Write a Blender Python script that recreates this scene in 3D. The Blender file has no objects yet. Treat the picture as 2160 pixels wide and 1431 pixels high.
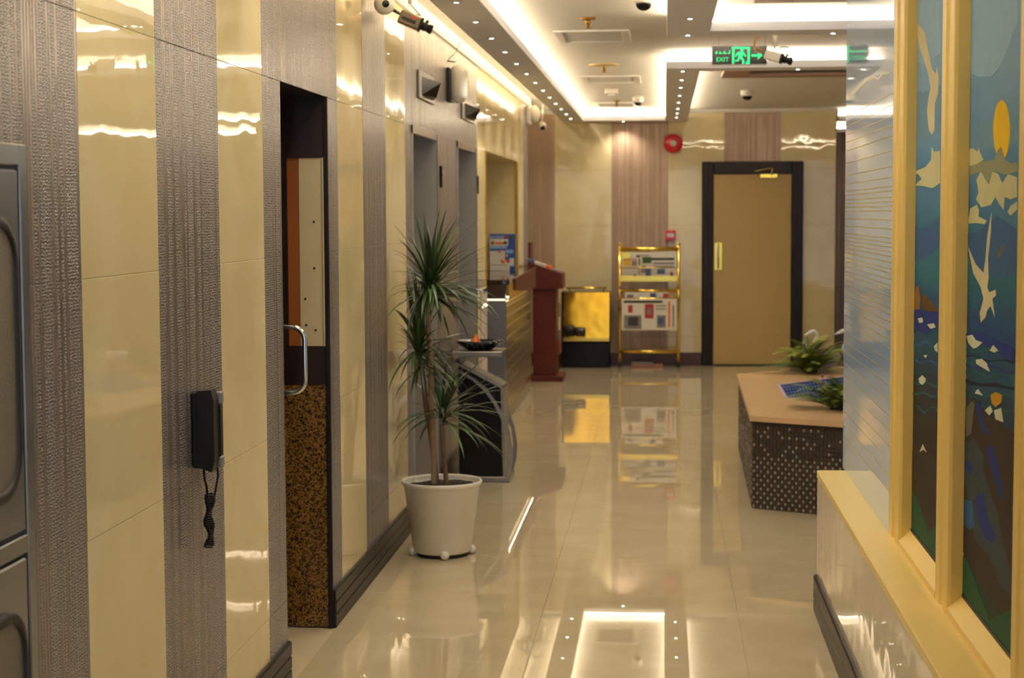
import bpy, math, random
from mathutils import Matrix, Vector
random.seed(7)
scene = bpy.context.scene
COL = scene.collection

# ------------------------------------------------------------------ camera
FPX, CX, CY, EYE = 3650.0, 1080.0, 715.5, 1.64
PITCH, YAW, ROLL = math.radians(-4.1385), math.radians(5.0153), math.radians(-0.25)
ROT = Matrix.Rotation(YAW, 3, 'Z') @ Matrix.Rotation(math.pi / 2 + PITCH, 3, 'X') @ Matrix.Rotation(ROLL, 3, 'Z')
cam_data = bpy.data.cameras.new('camera')
cam_data.sensor_fit = 'HORIZONTAL'
cam_data.sensor_width = 23.6
cam_data.lens = FPX / 2160.0 * 23.6
cam_data.clip_start = 0.05
cam_data.dof.use_dof = True
cam_data.dof.focus_distance = 5.2
cam_data.dof.aperture_fstop = 4.0
cam = bpy.data.objects.new('camera', cam_data)
COL.objects.link(cam)
cam.matrix_world = Matrix.Translation((0, 0, EYE)) @ ROT.to_4x4()
scene.camera = cam

# ------------------------------------------------------------------ world, exposure
world = bpy.data.worlds.new('world')
scene.world = world
world.use_nodes = True
world.node_tree.nodes['Background'].inputs[0].default_value = (0.74, 0.86, 1.0, 1)
world.node_tree.nodes['Background'].inputs[1].default_value = 1.05
vs = scene.view_settings
vs.view_transform = 'Standard'
vs.look = 'None'
vs.gamma = 1.0
vs.use_curve_mapping = False
vs.exposure = 0.45
try:
    scene.cycles.max_bounces = 7
    scene.cycles.diffuse_bounces = 4
    scene.cycles.glossy_bounces = 4
    scene.cycles.sample_clamp_indirect = 6.0
    scene.cycles.caustics_reflective = False
    scene.cycles.caustics_refractive = False
    scene.cycles.light_sampling_threshold = 0.04
    scene.cycles.use_denoising = True
except Exception:
    pass

LED_MAIN, LED_OUTER, LED_ROOM = 34.0, 32.0, 28.0      # emission strength of the cove strips
SPOT_W = 11.0                                        # watt of one downlight
LED_COL = (1.0, 0.83, 0.56)


# ------------------------------------------------------------------ measuring: a photo pixel to a point on a known plane
def at(x, y, X=None, Y=None, Z=None):
    d = ROT @ Vector(((x - CX) / FPX, -(y - CY) / FPX, -1.0))
    if X is not None: k = X / d.x
    elif Y is not None: k = Y / d.y
    else: k = (Z - EYE) / d.z
    return Vector((0, 0, EYE)) + d * k


# ------------------------------------------------------------------ materials
def lin(c):
    c = c / 255.0
    return c / 12.92 if c <= 0.04045 else ((c + 0.055) / 1.055) ** 2.4


def S(r, g, b):
    return (lin(r), lin(g), lin(b), 1.0)


class NT:
    def __init__(self, m):
        self.t = m.node_tree

    def n(self, kind, **kw):
        nd = self.t.nodes.new(kind)
        for k, v in kw.items():
            if isinstance(k, str) and hasattr(nd, k):
                setattr(nd, k, v)
        return nd

    def l(self, a, b):
        self.t.links.new(a, b)

    def val(self, v, socket):
        if isinstance(v, (int, float)):
            socket.default_value = v
        else:
            self.l(v, socket)

    def math(self, op, a, b=0.0, c=None, clamp=False):
        nd = self.n('ShaderNodeMath', operation=op)
        nd.use_clamp = clamp
        self.val(a, nd.inputs[0]); self.val(b, nd.inputs[1])
        if c is not None: self.val(c, nd.inputs[2])
        return nd.outputs[0]

    def mix(self, fac, a, b):
        nd = self.n('ShaderNodeMix', data_type='RGBA')
        self.val(fac, nd.inputs[0])
        for v, s in ((a, nd.inputs[6]), (b, nd.inputs[7])):
            if isinstance(v, tuple): s.default_value = v
            else: self.l(v, s)
        return nd.outputs[2]

    def smooth(self, v, lo, hi):
        nd = self.n('ShaderNodeMapRange', interpolation_type='SMOOTHSTEP')
        self.l(v, nd.inputs[0])
        nd.inputs[1].default_value = lo; nd.inputs[2].default_value = hi
        return nd.outputs[0]


MATS = {}


def new_mat(name):
    m = bpy.data.materials.new(name)
    m.use_nodes = True
    MATS[name] = m
    return m, m.node_tree.nodes['Principled BSDF'], NT(m)


def mat(name, col, rough=0.5, metal=0.0, coat=0.0, var=0.06, vscale=8.0, bump=0.0, bscale=60.0, spec=0.5, emit=None, es=0.0, trans=0.0):
    m, p, t = new_mat(name)
    p.inputs['Roughness'].default_value = rough
    p.inputs['Metallic'].default_value = metal
    p.inputs['Coat Weight'].default_value = coat
    p.inputs['Coat Roughness'].default_value = 0.03
    p.inputs['Specular IOR Level'].default_value = spec
    p.inputs['Transmission Weight'].default_value = trans
    geo = t.n('ShaderNodeNewGeometry')
    nz = t.n('ShaderNodeTexNoise')
    nz.inputs['Scale'].default_value = vscale
    nz.inputs['Detail'].default_value = 4
    t.l(geo.outputs['Position'], nz.inputs['Vector'])
    a = tuple(max(0, c * (1 - var)) for c in col[:3]) + (1,)
    b = tuple(min(1, c * (1 + var)) for c in col[:3]) + (1,)
    t.l(t.mix(nz.outputs['Fac'], a, b), p.inputs['Base Color'])
    if bump > 0:
        n2 = t.n('ShaderNodeTexNoise')
        n2.inputs['Scale'].default_value = bscale
        n2.inputs['Detail'].default_value = 2
        t.l(geo.outputs['Position'], n2.inputs['Vector'])
        bp = t.n('ShaderNodeBump')
        bp.inputs['Strength'].default_value = 1.0
        bp.inputs['Distance'].default_value = bump
        t.l(n2.outputs['Fac'], bp.inputs['Height'])
        t.l(bp.outputs['Normal'], p.inputs['Normal'])
    if emit:
        p.inputs['Emission Color'].default_value = tuple(emit[:3]) + (1,)
        p.inputs['Emission Strength'].default_value = es
    return m


def marble_mat(name, c0, c1, rough, wave, wscale, vein=0.25, spec=0.5):
    """polished ceramic / marble with faint clouds and a gently uneven surface"""
    m, p, t = new_mat(name)
    geo = t.n('ShaderNodeNewGeometry')
    nz = t.n('ShaderNodeTexNoise')
    nz.inputs['Scale'].default_value = 2.2
    nz.inputs['Detail'].default_value = 7
    nz.inputs['Distortion'].default_value = 1.5
    t.l(geo.outputs['Position'], nz.inputs['Vector'])
    t.l(t.mix(t.smooth(nz.outputs['Fac'], 0.35, 0.7), c0, c1), p.inputs['Base Color'])
    p.inputs['Roughness'].default_value = rough
    p.inputs['Specular IOR Level'].default_value = spec
    n2 = t.n('ShaderNodeTexNoise')
    n2.inputs['Scale'].default_value = wscale
    n2.inputs['Detail'].default_value = 1.5
    t.l(geo.outputs['Position'], n2.inputs['Vector'])
    bp = t.n('ShaderNodeBump')
    bp.inputs['Distance'].default_value = wave
    t.l(n2.outputs['Fac'], bp.inputs['Height'])
    t.l(bp.outputs['Normal'], p.inputs['Normal'])
    return m


CREAM_TILE = marble_mat('cream_tile_glaze', S(224, 207, 160), S(230, 215, 172), 0.012, 0.0014, 4.0)
CREAM_STONE = marble_mat('low_wall_stone', S(198, 188, 172), S(208, 199, 184), 0.02, 0.0012, 4.0)
FLOOR_TILE = marble_mat('floor_porcelain', S(190, 174, 140), S(197, 182, 150), 0.004, 0.00008, 3.0, spec=0.85)


def beaded_mat(name, base, dark, glint, metal, lo=0.62):
    """relief tile: smooth ribs alternating with columns of small beads"""
    m, p, t = new_mat(name)
    geo = t.n('ShaderNodeNewGeometry')
    sp = t.n('ShaderNodeSeparateXYZ')
    t.l(geo.outputs['Position'], sp.inputs[0])
    u = t.math('ADD', sp.outputs[0], sp.outputs[1])
    v = sp.outputs[2]
    uc = t.math('MULTIPLY', u, 56.0)
    colid = t.math('FLOOR', uc)
    cf = t.math('FRACT', uc)
    wn = t.n('ShaderNodeTexWhiteNoise', noise_dimensions='1D')
    t.l(colid, wn.inputs['W'])
    # density of the beads, drifting along each column
    cv = t.n('ShaderNodeCombineXYZ')
    t.l(t.math('MULTIPLY', colid, 0.73), cv.inputs[0]); t.l(t.math('MULTIPLY', v, 1.6), cv.inputs[1])
    dn = t.n('ShaderNodeTexNoise'); dn.inputs['Scale'].default_value = 1.0; dn.inputs['Detail'].default_value = 3
    t.l(cv.outputs[0], dn.inputs['Vector'])
    dens = t.smooth(t.math('ADD', t.math('MULTIPLY', dn.outputs['Fac'], 0.7), t.math('MULTIPLY', wn.outputs['Value'], 0.5)), 0.42, 0.58)
    # bead field
    bv = t.n('ShaderNodeCombineXYZ')
    t.l(t.math('MULTIPLY', u, 150.0), bv.inputs[0]); t.l(t.math('MULTIPLY', v, 128.0), bv.inputs[1])
    vo = t.n('ShaderNodeTexVoronoi', voronoi_dimensions='2D')
    vo.inputs['Scale'].default_value = 1.0; vo.inputs['Randomness'].default_value = 0.55
    t.l(bv.outputs[0], vo.inputs['Vector'])
    bead = t.math('SUBTRACT', 1.0, t.smooth(vo.outputs['Distance'], 0.10, 0.40))
    halo = t.math('SUBTRACT', 1.0, t.smooth(vo.outputs['Distance'], 0.42, 0.62))
    edge = t.math('MULTIPLY', t.math('MULTIPLY', t.math('SUBTRACT', 1.0, bead), t.math('ADD', t.math('MULTIPLY', halo, 0.8), 0.2)), dens)
    rib = t.smooth(t.math('ABSOLUTE', t.math('SUBTRACT', cf, 0.5)), 0.36, 0.5)
    sepv = t.math('MAXIMUM', t.math('MULTIPLY', edge, 0.95), t.math('MULTIPLY', rib, 0.5))
    n3 = t.n('ShaderNodeTexNoise'); n3.inputs['Scale'].default_value = 5.0
    t.l(geo.outputs['Position'], n3.inputs['Vector'])
    b2 = t.mix(n3.outputs['Fac'], tuple(c * 0.9 for c in base[:3]) + (1,), tuple(c * 1.1 for c in base[:3]) + (1,))
    tone = t.n('ShaderNodeMix', data_type='RGBA', blend_type='MULTIPLY')
    tone.inputs[0].default_value = 1.0
    t.l(b2, tone.inputs[6])
    t.l(t.mix(wn.outputs['Value'], (lo, lo, lo, 1), (1.18, 1.18, 1.2, 1)), tone.inputs[7])
    c1 = t.mix(sepv, tone.outputs[2], dark)
    c2 = t.mix(t.math('MULTIPLY', t.math('MULTIPLY', bead, dens), 0.85), c1, glint)
    t.l(c2, p.inputs['Base Color'])
    p.inputs['Roughness'].default_value = 0.26
    p.inputs['Metallic'].default_value = metal
    h = t.math('ADD', t.math('MULTIPLY', t.math('MULTIPLY', bead, dens), 1.0), t.math('MULTIPLY', rib, -0.5))
    bp = t.n('ShaderNodeBump'); bp.inputs['Distance'].default_value = 0.0026
    t.l(h, bp.inputs['Height']); t.l(bp.outputs['Normal'], p.inputs['Normal'])
    return m


BEADED = beaded_mat('beaded_relief_tile', S(166, 153, 147), S(34, 29, 29), S(250, 250, 255), 0.5)
BEADED_FAR = beaded_mat('ribbed_relief_tile', S(198, 170, 146), S(156, 128, 104), S(214, 190, 164), 0.08, 0.88)

FLOOR_GROUT = mat('floor_grout', S(176, 160, 128), 0.6)
GROUT = mat('grout', S(150, 135, 110), 0.8)
PLASTER = mat('ceiling_paint', S(230, 226, 220), 0.7, bump=0.0004, bscale=40)
BAND = mat('ceiling_band_paint', S(242, 242, 250), 0.6)
WALLPAINT = mat('wall_cream_paint', S(222, 204, 152), 0.55)
LED = mat('led_strip', S(255, 235, 190), 0.4, emit=LED_COL, es=LED_MAIN)
LED_O = mat('led_strip_outer', S(255, 235, 190), 0.4, emit=(1.0, 0.80, 0.48), es=LED_OUTER)
LED_R = mat('led_strip_room', S(255, 235, 190), 0.4, emit=(1.0, 0.85, 0.60), es=LED_ROOM)
LENS = mat('downlight_lens', S(255, 250, 235), 0.3, emit=(1.0, 0.90, 0.70), es=22.0)
WHITE_METAL = mat('white_enamel', S(228, 224, 218), 0.35)
WHITE_PLASTIC = mat('white_plastic', S(226, 220, 208), 0.32)
GRILLE_DARK = mat('grille_shadow_grey', S(84, 78, 74), 0.6)
BASEB = mat('baseboard_dark', S(34, 29, 28), 0.38, spec=0.3, var=0.12, vscale=14)
BASEB_FAR = mat('baseboard_far_brown', S(74, 40, 30), 0.3)
STEEL = mat('brushed_steel', S(150, 146, 140), 0.28, metal=0.9, var=0.05, vscale=3)
STEEL_DARK = mat('lift_steel', S(176, 172, 166), 0.38, metal=0.8)
STEEL_PANEL = mat('cabinet_steel', S(146, 149, 156), 0.24, metal=0.85, bump=0.0006, bscale=6)
CHROME = mat('chrome', S(225, 225, 228), 0.06, metal=1.0)
RUBBER = mat('black_rubber', S(24, 23, 24), 0.5)
BLACK = mat('black_plastic', S(15, 14, 15), 0.4, spec=0.3)
BLACK_GLOSS = mat('black_gloss', S(13, 11, 11), 0.25, spec=0.25)
GREY_PLASTIC = mat('grey_plastic', S(120, 120, 124), 0.4)
MESH_GREY = mat('cabinet_mesh', S(120, 112, 100), 0.45, metal=0.3, bump=0.002, bscale=180)
DARKWOOD = mat('dark_wood', S(40, 27, 25), 0.3, coat=0.2, var=0.15, vscale=6)
FRAMEWOOD = mat('door_frame_dark', S(30, 22, 24), 0.4, spec=0.3)
ORANGEWOOD = mat('orange_wood', S(150, 84, 34), 0.4, var=0.15, vscale=5)
CREAMBOARD = mat('cream_board', S(206, 190, 150), 0.5)
REDWOOD = mat('mahogany', S(88, 36, 27), 0.45, var=0.12, vscale=6, spec=0.25)
CEILWOOD = mat('ceiling_wood', S(150, 112, 92), 0.45, var=0.12, vscale=4)
CEILWOOD_D = mat('ceiling_wood_dark', S(70, 50, 38), 0.5, var=0.15, vscale=4)
BRASS = mat('brass', S(240, 208, 100), 0.2, metal=1.0, var=0.03)
BRASS_MIRROR = mat('brass_mirror', S(246, 206, 80), 0.12, metal=1.0, bump=0.0035, bscale=3)
BRASS_DARK = mat('sprinkler_brass', S(150, 112, 50), 0.35, metal=0.8)
BEIGE_METAL = mat('sprinkler_plate', S(196, 172, 120), 0.4)
GOLD_TRIM = mat('gold_trim', S(206, 168, 52), 0.25, metal=0.7)
DOOR_TAN = mat('door_leather', S(192, 166, 108), 0.5, bump=0.0015, bscale=50)
RED = mat('alarm_red', S(196, 24, 34), 0.28, coat=0.3)
POT_WHITE = mat('pot_white', S(226, 220, 206), 0.34)
SOIL = mat('soil', S(46, 34, 28), 0.95, bump=0.01, bscale=90, var=0.4, vscale=60)
BARK = mat('cane_bark', S(150, 126, 98), 0.75, var=0.3, vscale=50, bump=0.003, bscale=120)
BARK_D = mat('cane_bark_brown', S(112, 86, 72), 0.75, var=0.3, vscale=50, bump=0.003, bscale=120)
LEAF = mat('dracaena_leaf', S(58, 88, 40), 0.38, var=0.35, vscale=14)
LEAF_D = mat('dracaena_leaf_dark', S(46, 62, 36), 0.38, var=0.35, vscale=14)
FERN = mat('fern_green', S(140, 152, 50), 0.5, var=0.3, vscale=20)
FERN_D = mat('fern_green_dark', S(78, 104, 44), 0.5, var=0.3, vscale=20)
PURPLE = mat('purple_petal', S(120, 84, 130), 0.6)
TOPSTONE = mat('planter_top_stone', S(206, 170, 128), 0.25, var=0.06, vscale=6)
MOS_D = mat('mosaic_dark', S(72, 60, 50), 0.25, var=0.25, vscale=30)
MOS_L = mat('mosaic_light', S(146, 138, 130), 0.2, var=0.2, vscale=40)
MOS_BASE = mat('mosaic_bed', S(46, 38, 32), 0.7)
BLUE_D = mat('basin_tile_dark', S(48, 68, 140), 0.15, var=0.2, vscale=40)
BLUE_L = mat('basin_tile_light', S(150, 176, 232), 0.15, var=0.15, vscale=40)
LILAC = mat('basin_rim', S(196, 180, 200), 0.3)
PORCELAIN = mat('white_porcelain', S(238, 232, 226), 0.15, coat=0.4)
ORANGE = mat('orange_plastic', S(235, 100, 30), 0.4)
FLAME_O = mat('folded_card_orange', S(240, 130, 30), 0.5)
FLAME_R = mat('folded_card_red', S(214, 56, 34), 0.5)
FRAME_CREAM = mat('screen_frame_cream', S(234, 202, 116), 0.34, var=0.03)
LEDGE_CREAM = mat('ledge_cream', S(236, 208, 130), 0.32, var=0.03)
GLASS_BLUE = mat('back_painted_glass', S(176, 206, 246), 0.03, var=0.05, vscale=1.5)
GLASS_WHITE = mat('etched_white', S(228, 228, 220), 0.4)
GOLDLINE = mat('gold_line', S(196, 178, 84), 0.3, metal=0.3)
PAPER = mat('newsprint', S(214, 204, 186), 0.7)
PAPER2 = mat('newsprint_white', S(228, 222, 210), 0.7)
INK = mat('print_black', S(60, 56, 60), 0.7)
INKBLUE = mat('print_blue', S(70, 90, 130), 0.6)
INKRED = mat('print_red', S(170, 50, 56), 0.6)
INKYEL = mat('print_yellow', S(214, 168, 40), 0.6)
INKGREEN = mat('print_green', S(60, 90, 50), 0.6)
INKGREY = mat('print_grey', S(130, 124, 124), 0.6)
INKORANGE = mat('print_orange', S(226, 120, 60), 0.6)
POSTBLUE = mat('poster_blue', S(54, 84, 170), 0.4)
POSTSKY = mat('poster_sky', S(140, 176, 220), 0.4)
SIGN_BLACK = mat('sign_black', S(22, 24, 24), 0.25)
SIGN_GREEN = mat('sign_green_lit', S(40, 210, 110), 0.5, emit=(0.02, 0.62, 0.22), es=1.0)
CAM_BROWN = mat('camera_body_olive', S(98, 84, 60), 0.4)
CABLE_Y = mat('cable_amber', S(150, 110, 50), 0.6)
WIRE = mat('thin_wire', S(120, 100, 70), 0.6)


def granite_mat():
    m, p, t = new_mat('brown_granite')
    geo = t.n('ShaderNodeNewGeometry')
    nz = t.n('ShaderNodeTexNoise'); nz.inputs['Scale'].default_value = 115; nz.inputs['Detail'].default_value = 5; nz.inputs['Distortion'].default_value = 1.2
    t.l(geo.outputs['Position'], nz.inputs['Vector'])
    t.l(t.mix(t.smooth(nz.outputs['Fac'], 0.42, 0.58), S(52, 36, 20), S(146, 108, 54)), p.inputs['Base Color'])
    p.inputs['Roughness'].default_value = 0.15
    return m


def black_marble_mat():
    m, p, t = new_mat('black_marble')
    geo = t.n('ShaderNodeNewGeometry')
    nz = t.n('ShaderNodeTexNoise'); nz.inputs['Scale'].default_value = 22; nz.inputs['Detail'].default_value = 5; nz.inputs['Distortion'].default_value = 2.2
    t.l(geo.outputs['Position'], nz.inputs['Vector'])
    t.l(t.mix(t.smooth(nz.outputs['Fac'], 0.58, 0.66), S(24, 24, 26), S(190, 186, 180)), p.inputs['Base Color'])
    p.inputs['Roughness'].default_value = 0.12
    return m


def sea_mat():
    """painted glass: pale sky at the top, slate, teal, then a dark sea bed"""
    m, p, t = new_mat('painted_sea_glass')
    geo = t.n('ShaderNodeNewGeometry')
    sp = t.n('ShaderNodeSeparateXYZ'); t.l(geo.outputs['Position'], sp.inputs[0])
    cv = t.n('ShaderNodeCombineXYZ')
    t.l(t.math('MULTIPLY', sp.outputs[1], 2.2), cv.inputs[0]); t.l(t.math('MULTIPLY', sp.outputs[2], 7.0), cv.inputs[1])
    nz = t.n('ShaderNodeTexNoise'); nz.inputs['Scale'].default_value = 1.0; nz.inputs['Detail'].default_value = 3
    t.l(cv.outputs[0], nz.inputs['Vector'])
    z = t.math('ADD', sp.outputs[2], t.math('MULTIPLY', t.math('SUBTRACT', nz.outputs['Fac'], 0.5), 0.22))
    f = t.math('DIVIDE', t.math('SUBTRACT', z, 0.6), 2.0)
    cr = t.n('ShaderNodeValToRGB')
    e = cr.color_ramp.elements
    e[0].position = 0.0; e[0].color = S(36, 66, 50)
    e[1].position = 1.0; e[1].color = S(156, 182, 200)
    for pos, c in ((0.06, S(40, 58, 46)), (0.12, S(50, 46, 38)), (0.22, S(48, 48, 44)), (0.27, S(40, 54, 66)),
                   (0.33, S(34, 76, 98)), (0.38, S(30, 62, 110)), (0.44, S(38, 100, 112)), (0.52, S(58, 108, 140)),
                   (0.60, S(86, 130, 166)), (0.72, S(120, 156, 184))):
        el = e.new(pos); el.color = c
    t.l(f, cr.inputs[0])
    t.l(cr.outputs[0], p.inputs['Base Color'])
    p.inputs['Roughness'].default_value = 0.6
    p.inputs['Specular IOR Level'].default_value = 0.12
    return m


GRANITE = granite_mat()
BLACK_MARBLE = black_marble_mat()
SEA = sea_mat()


# ------------------------------------------------------------------ mesh building
class MB:
    def __init__(self):
        self.v, self.f, self.mi, self.sm = [], [], [], []

    def add(self, vs, fs, mi=0, smooth=False):
        o = len(self.v)
        self.v += [tuple(p) for p in vs]
        for f in fs:
            self.f.append(tuple(i + o for i in f)); self.mi.append(mi); self.sm.append(smooth)
        return self

    def box(self, x0, x1, y0, y1, z0, z1, mi=0):
        x0, x1 = min(x0, x1), max(x0, x1); y0, y1 = min(y0, y1), max(y0, y1); z0, z1 = min(z0, z1), max(z0, z1)
        vs = [(x, y, z) for z in (z0, z1) for y in (y0, y1) for x in (x0, x1)]
        return self.add(vs, [(0, 2, 3, 1), (4, 5, 7, 6), (0, 1, 5, 4), (2, 6, 7, 3), (0, 4, 6, 2), (1, 3, 7, 5)], mi)

    def cbox(self, x0, x1, y0, y1, z0, z1, c=0.003, mi=0):
        """box with chamfered edges"""
        x0, x1 = min(x0, x1), max(x0, x1); y0, y1 = min(y0, y1), max(y0, y1); z0, z1 = min(z0, z1), max(z0, z1)
        c = min(c, (x1 - x0) * .45, (y1 - y0) * .45, (z1 - z0) * .45)
        lo, hi = (x0, y0, z0), (x1, y1, z1)
        vs, idx = [], {}
        for sx in (0, 1):
            for sy in (0, 1):
                for sz in (0, 1):
                    s = (sx, sy, sz)
                    for a in range(3):
                        p = [(hi[k] - c if s[k] else lo[k] + c) for k in range(3)]
                        p[a] = hi[a] if s[a] else lo[a]
                        idx[(s, a)] = len(vs); vs.append(tuple(p))
        fs = []
        for a in range(3):
            b, d = [k for k in range(3) if k != a]
            for sa in (0, 1):
                q = []
                for sb, sd in ((0, 0), (1, 0), (1, 1), (0, 1)):
                    s = [0, 0, 0]; s[a] = sa; s[b] = sb; s[d] = sd
                    q.append(idx[(tuple(s), a)])
                flip = (sa == 1) == (a == 1)
                fs.append(tuple(q[::-1]) if flip else tuple(q))
        for a in range(3):
            b, d = [k for k in range(3) if k != a]
            for sb in (0, 1):
                for sd in (0, 1):
                    s0 = [0, 0, 0]; s0[b] = sb; s0[d] = sd; s1 = list(s0); s1[a] = 1
                    fs.append((idx[(tuple(s0), b)], idx[(tuple(s1), b)], idx[(tuple(s1), d)], idx[(tuple(s0), d)]))
        for s in [(i, j, k) for i in (0, 1) for j in (0, 1) for k in (0, 1)]:
            fs.append((idx[(s, 0)], idx[(s, 1)], idx[(s, 2)]))
        return self.add(vs, fs, mi)

    def prism(self, pts, axis, a0, a1, mi=0):
        """polygon (2-D points in the two other axes, in x,y,z order) extruded along axis"""
        n = len(pts)

        def mk(p, a):
            if axis == 'x': return (a, p[0], p[1])
            if axis == 'y': return (p[0], a, p[1])
            return (p[0], p[1], a)
        vs = [mk(p, a0) for p in pts] + [mk(p, a1) for p in pts]
        fs = [tuple(range(n))[::-1], tuple(range(n, 2 * n))]
        fs += [(i, (i + 1) % n, n + (i + 1) % n, n + i) for i in range(n)]
        return self.add(vs, fs, mi)

    def tube(self, path, r, n=8, mi=0, caps=True, smooth=True):
        path = [Vector(p) for p in path]
        rs = r if isinstance(r, (list, tuple)) else [r] * len(path)
        vs, fs = [], []
        prev = None
        for i, p in enumerate(path):
            a = path[max(0, i - 1)]; b = path[min(len(path) - 1, i + 1)]
            d = (b - a).normalized()
            if prev is None:
                up = Vector((0, 0, 1)) if abs(d.z) < 0.9 else Vector((1, 0, 0))
                e1 = d.cross(up).normalized()
            else:
                e1 = (prev - d * prev.dot(d)).normalized()
            prev = e1
            e2 = d.cross(e1)
            for k in range(n):
                t = 2 * math.pi * k / n
                vs.append(tuple(p + (e1 * math.cos(t) + e2 * math.sin(t)) * rs[i]))
        for i in range(len(path) - 1):
            for k in range(n):
                k2 = (k + 1) % n
                fs.append((i * n + k, i * n + k2, (i + 1) * n + k2, (i + 1) * n + k))
        self.add(vs, fs, mi, smooth)
        if caps:
            o = len(self.v) - len(vs)
            self.f.append(tuple(o + k for k in range(n))[::-1]); self.mi.append(mi); self.sm.append(False)
            o2 = len(self.v) - n
            self.f.append(tuple(o2 + k for k in range(n))); self.mi.append(mi); self.sm.append(False)
        return self

    def lathe(self, prof, c, n=24, mi=0, axis=(0, 0, 1), smooth=True, sx=1.0, sy=1.0):
        """prof: list of (radius, height) revolved about axis through c"""
        ax = Vector(axis).normalized()
        e1 = ax.orthogonal().normalized(); e2 = ax.cross(e1)
        if tuple(axis) == (0, 0, 1): e1, e2 = Vector((1, 0, 0)), Vector((0, 1, 0))
        c = Vector(c)
        vs, fs = [], []
        for (r, h) in prof:
            for k in range(n):
                t = 2 * math.pi * k / n
                vs.append(tuple(c + ax * h + (e1 * math.cos(t) * sx + e2 * math.sin(t) * sy) * r))
        for i in range(len(prof) - 1):
            for k in range(n):
                k2 = (k + 1) % n
                fs.append((i * n + k, i * n + k2, (i + 1) * n + k2, (i + 1) * n + k))
        if prof[0][0] > 1e-6: fs.append(tuple(range(n))[::-1])
        if prof[-1][0] > 1e-6: fs.append(tuple((len(prof) - 1) * n + k for k in range(n)))
        return self.add(vs, fs, mi, smooth)

    def ball(self, c, r, n=16, m=10, mi=0, s=(1, 1, 1)):
        vs, fs = [], []
        for i in range(m + 1):
            a = math.pi * i / m
            for k in range(n):
                t = 2 * math.pi * k / n
                vs.append((c[0] + r * s[0] * math.sin(a) * math.cos(t), c[1] + r * s[1] * math.sin(a) * math.sin(t), c[2] - r * s[2] * math.cos(a)))
        for i in range(m):
            for k in range(n):
                k2 = (k + 1) % n
                fs.append((i * n + k, i * n + k2, (i + 1) * n + k2, (i + 1) * n + k))
        return self.add(vs, fs, mi, True)

    def mesh(self, name, mats, off=(0, 0, 0)):
        me = bpy.data.meshes.new(name)
        me.from_pydata([(p[0] - off[0], p[1] - off[1], p[2] - off[2]) for p in self.v], [], self.f)
        for m in (mats if isinstance(mats, (list, tuple)) else [mats]):
            me.materials.append(m)
        me.polygons.foreach_set('material_index', self.mi)
        me.polygons.foreach_set('use_smooth', self.sm)
        me.validate(clean_customdata=False)
        me.update()
        return me

    def build(self, name, mats, parent=None, label=None):
        """as a child: local to the root thing; as a top-level mesh: origin at the base centre"""
        if parent is not None:
            off = world_off(parent)
        else:
            xs = [p[0] for p in self.v]; ys = [p[1] for p in self.v]; zs = [p[2] for p in self.v]
            off = ((min(xs) + max(xs)) / 2, (min(ys) + max(ys)) / 2, min(zs))
        o = bpy.data.objects.new(name, self.mesh(name, mats, off))
        COL.objects.link(o)
        if parent is None: o.location = off
        else: o.parent = parent
        if label: o['label'] = label
        return o


def world_off(o):
    t = Vector((0, 0, 0))
    while o is not None:
        t += o.location; o = o.parent
    return t


def tag(o, label=None, cat=None, group=None, kind=None):
    if label: o['label'] = label
    if cat: o['category'] = cat
    if group: o['group'] = group
    if kind: o['kind'] = kind
    return o


def thing(name, loc, label, cat, group=None, kind=None):
    o = bpy.data.objects.new(name, None)
    o.empty_display_size = 0.1
    COL.objects.link(o)
    o.location = loc
    return tag(o, label, cat, group, kind)


def inst(name, me, parent, loc=(0, 0, 0), rot=(0, 0, 0), scale=(1, 1, 1)):
    o = bpy.data.objects.new(name, me)
    COL.objects.link(o)
    o.parent = parent
    o.location = loc; o.rotation_euler = rot; o.scale = scale
    return o


def text_mesh(s, size):
    cu = bpy.data.curves.new('letters', 'FONT')
    cu.body = s; cu.size = size; cu.extrude = size * 0.02; cu.align_x = 'CENTER'; cu.align_y = 'CENTER'
    o = bpy.data.objects.new('letters_tmp', cu)
    COL.objects.link(o)
    dg = bpy.context.evaluated_depsgraph_get()
    me = bpy.data.meshes.new_from_object(o.evaluated_get(dg))
    bpy.data.objects.remove(o)
    return me


ORD = ['first', 'second', 'third', 'fourth', 'fifth', 'sixth', 'seventh', 'eighth', 'ninth', 'tenth', 'eleventh', 'twelfth',
       'thirteenth', 'fourteenth', 'fifteenth', 'sixteenth', 'seventeenth', 'eighteenth', 'nineteenth', 'twentieth']

# ================================================================== SETTING
WX = -1.31          # face of the left wall tiles
YF = 18.70          # face of the far wall tiles
ZC = 2.745          # ceiling
ZB = 2.62           # underside of the ceiling bands
ROWS = [0.0, 0.295, 0.895, 1.496, 2.097, 2.695]


def LY(x, y=560):   # distance along the corridor of a mark on the left wall
    return at(x, y, X=WX).y


# ---- floor
fl = MB().box(-2.6, 5.6, -3.0, 22.2, -0.12, -0.004).build('floor', FLOOR_GROUT)
tag(fl, 'glossy cream porcelain tile floor of the corridor', 'floor', kind='structure')
TS = 0.8
tile_me = MB().cbox(-TS / 2 + .0006, TS / 2 - .0006, -TS / 2 + .0006, TS / 2 - .0006, -0.004, 0.0, 0.0004).mesh('floor_tile', FLOOR_TILE)
for i in range(-2, 8):
    for j in range(-5, 17):
        cx, cy = -1.295 + TS * (i + .5), 8.95 + TS * (j + .5)
        if cx < -1.3 and cy < 16.0: continue
        o = inst('floor_tile', tile_me, fl, Vector((cx, cy, 0)) - fl.location, (random.gauss(0, .00018), random.gauss(0, .00018), 0))
    # strip behind the camera stays plain slab

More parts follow.
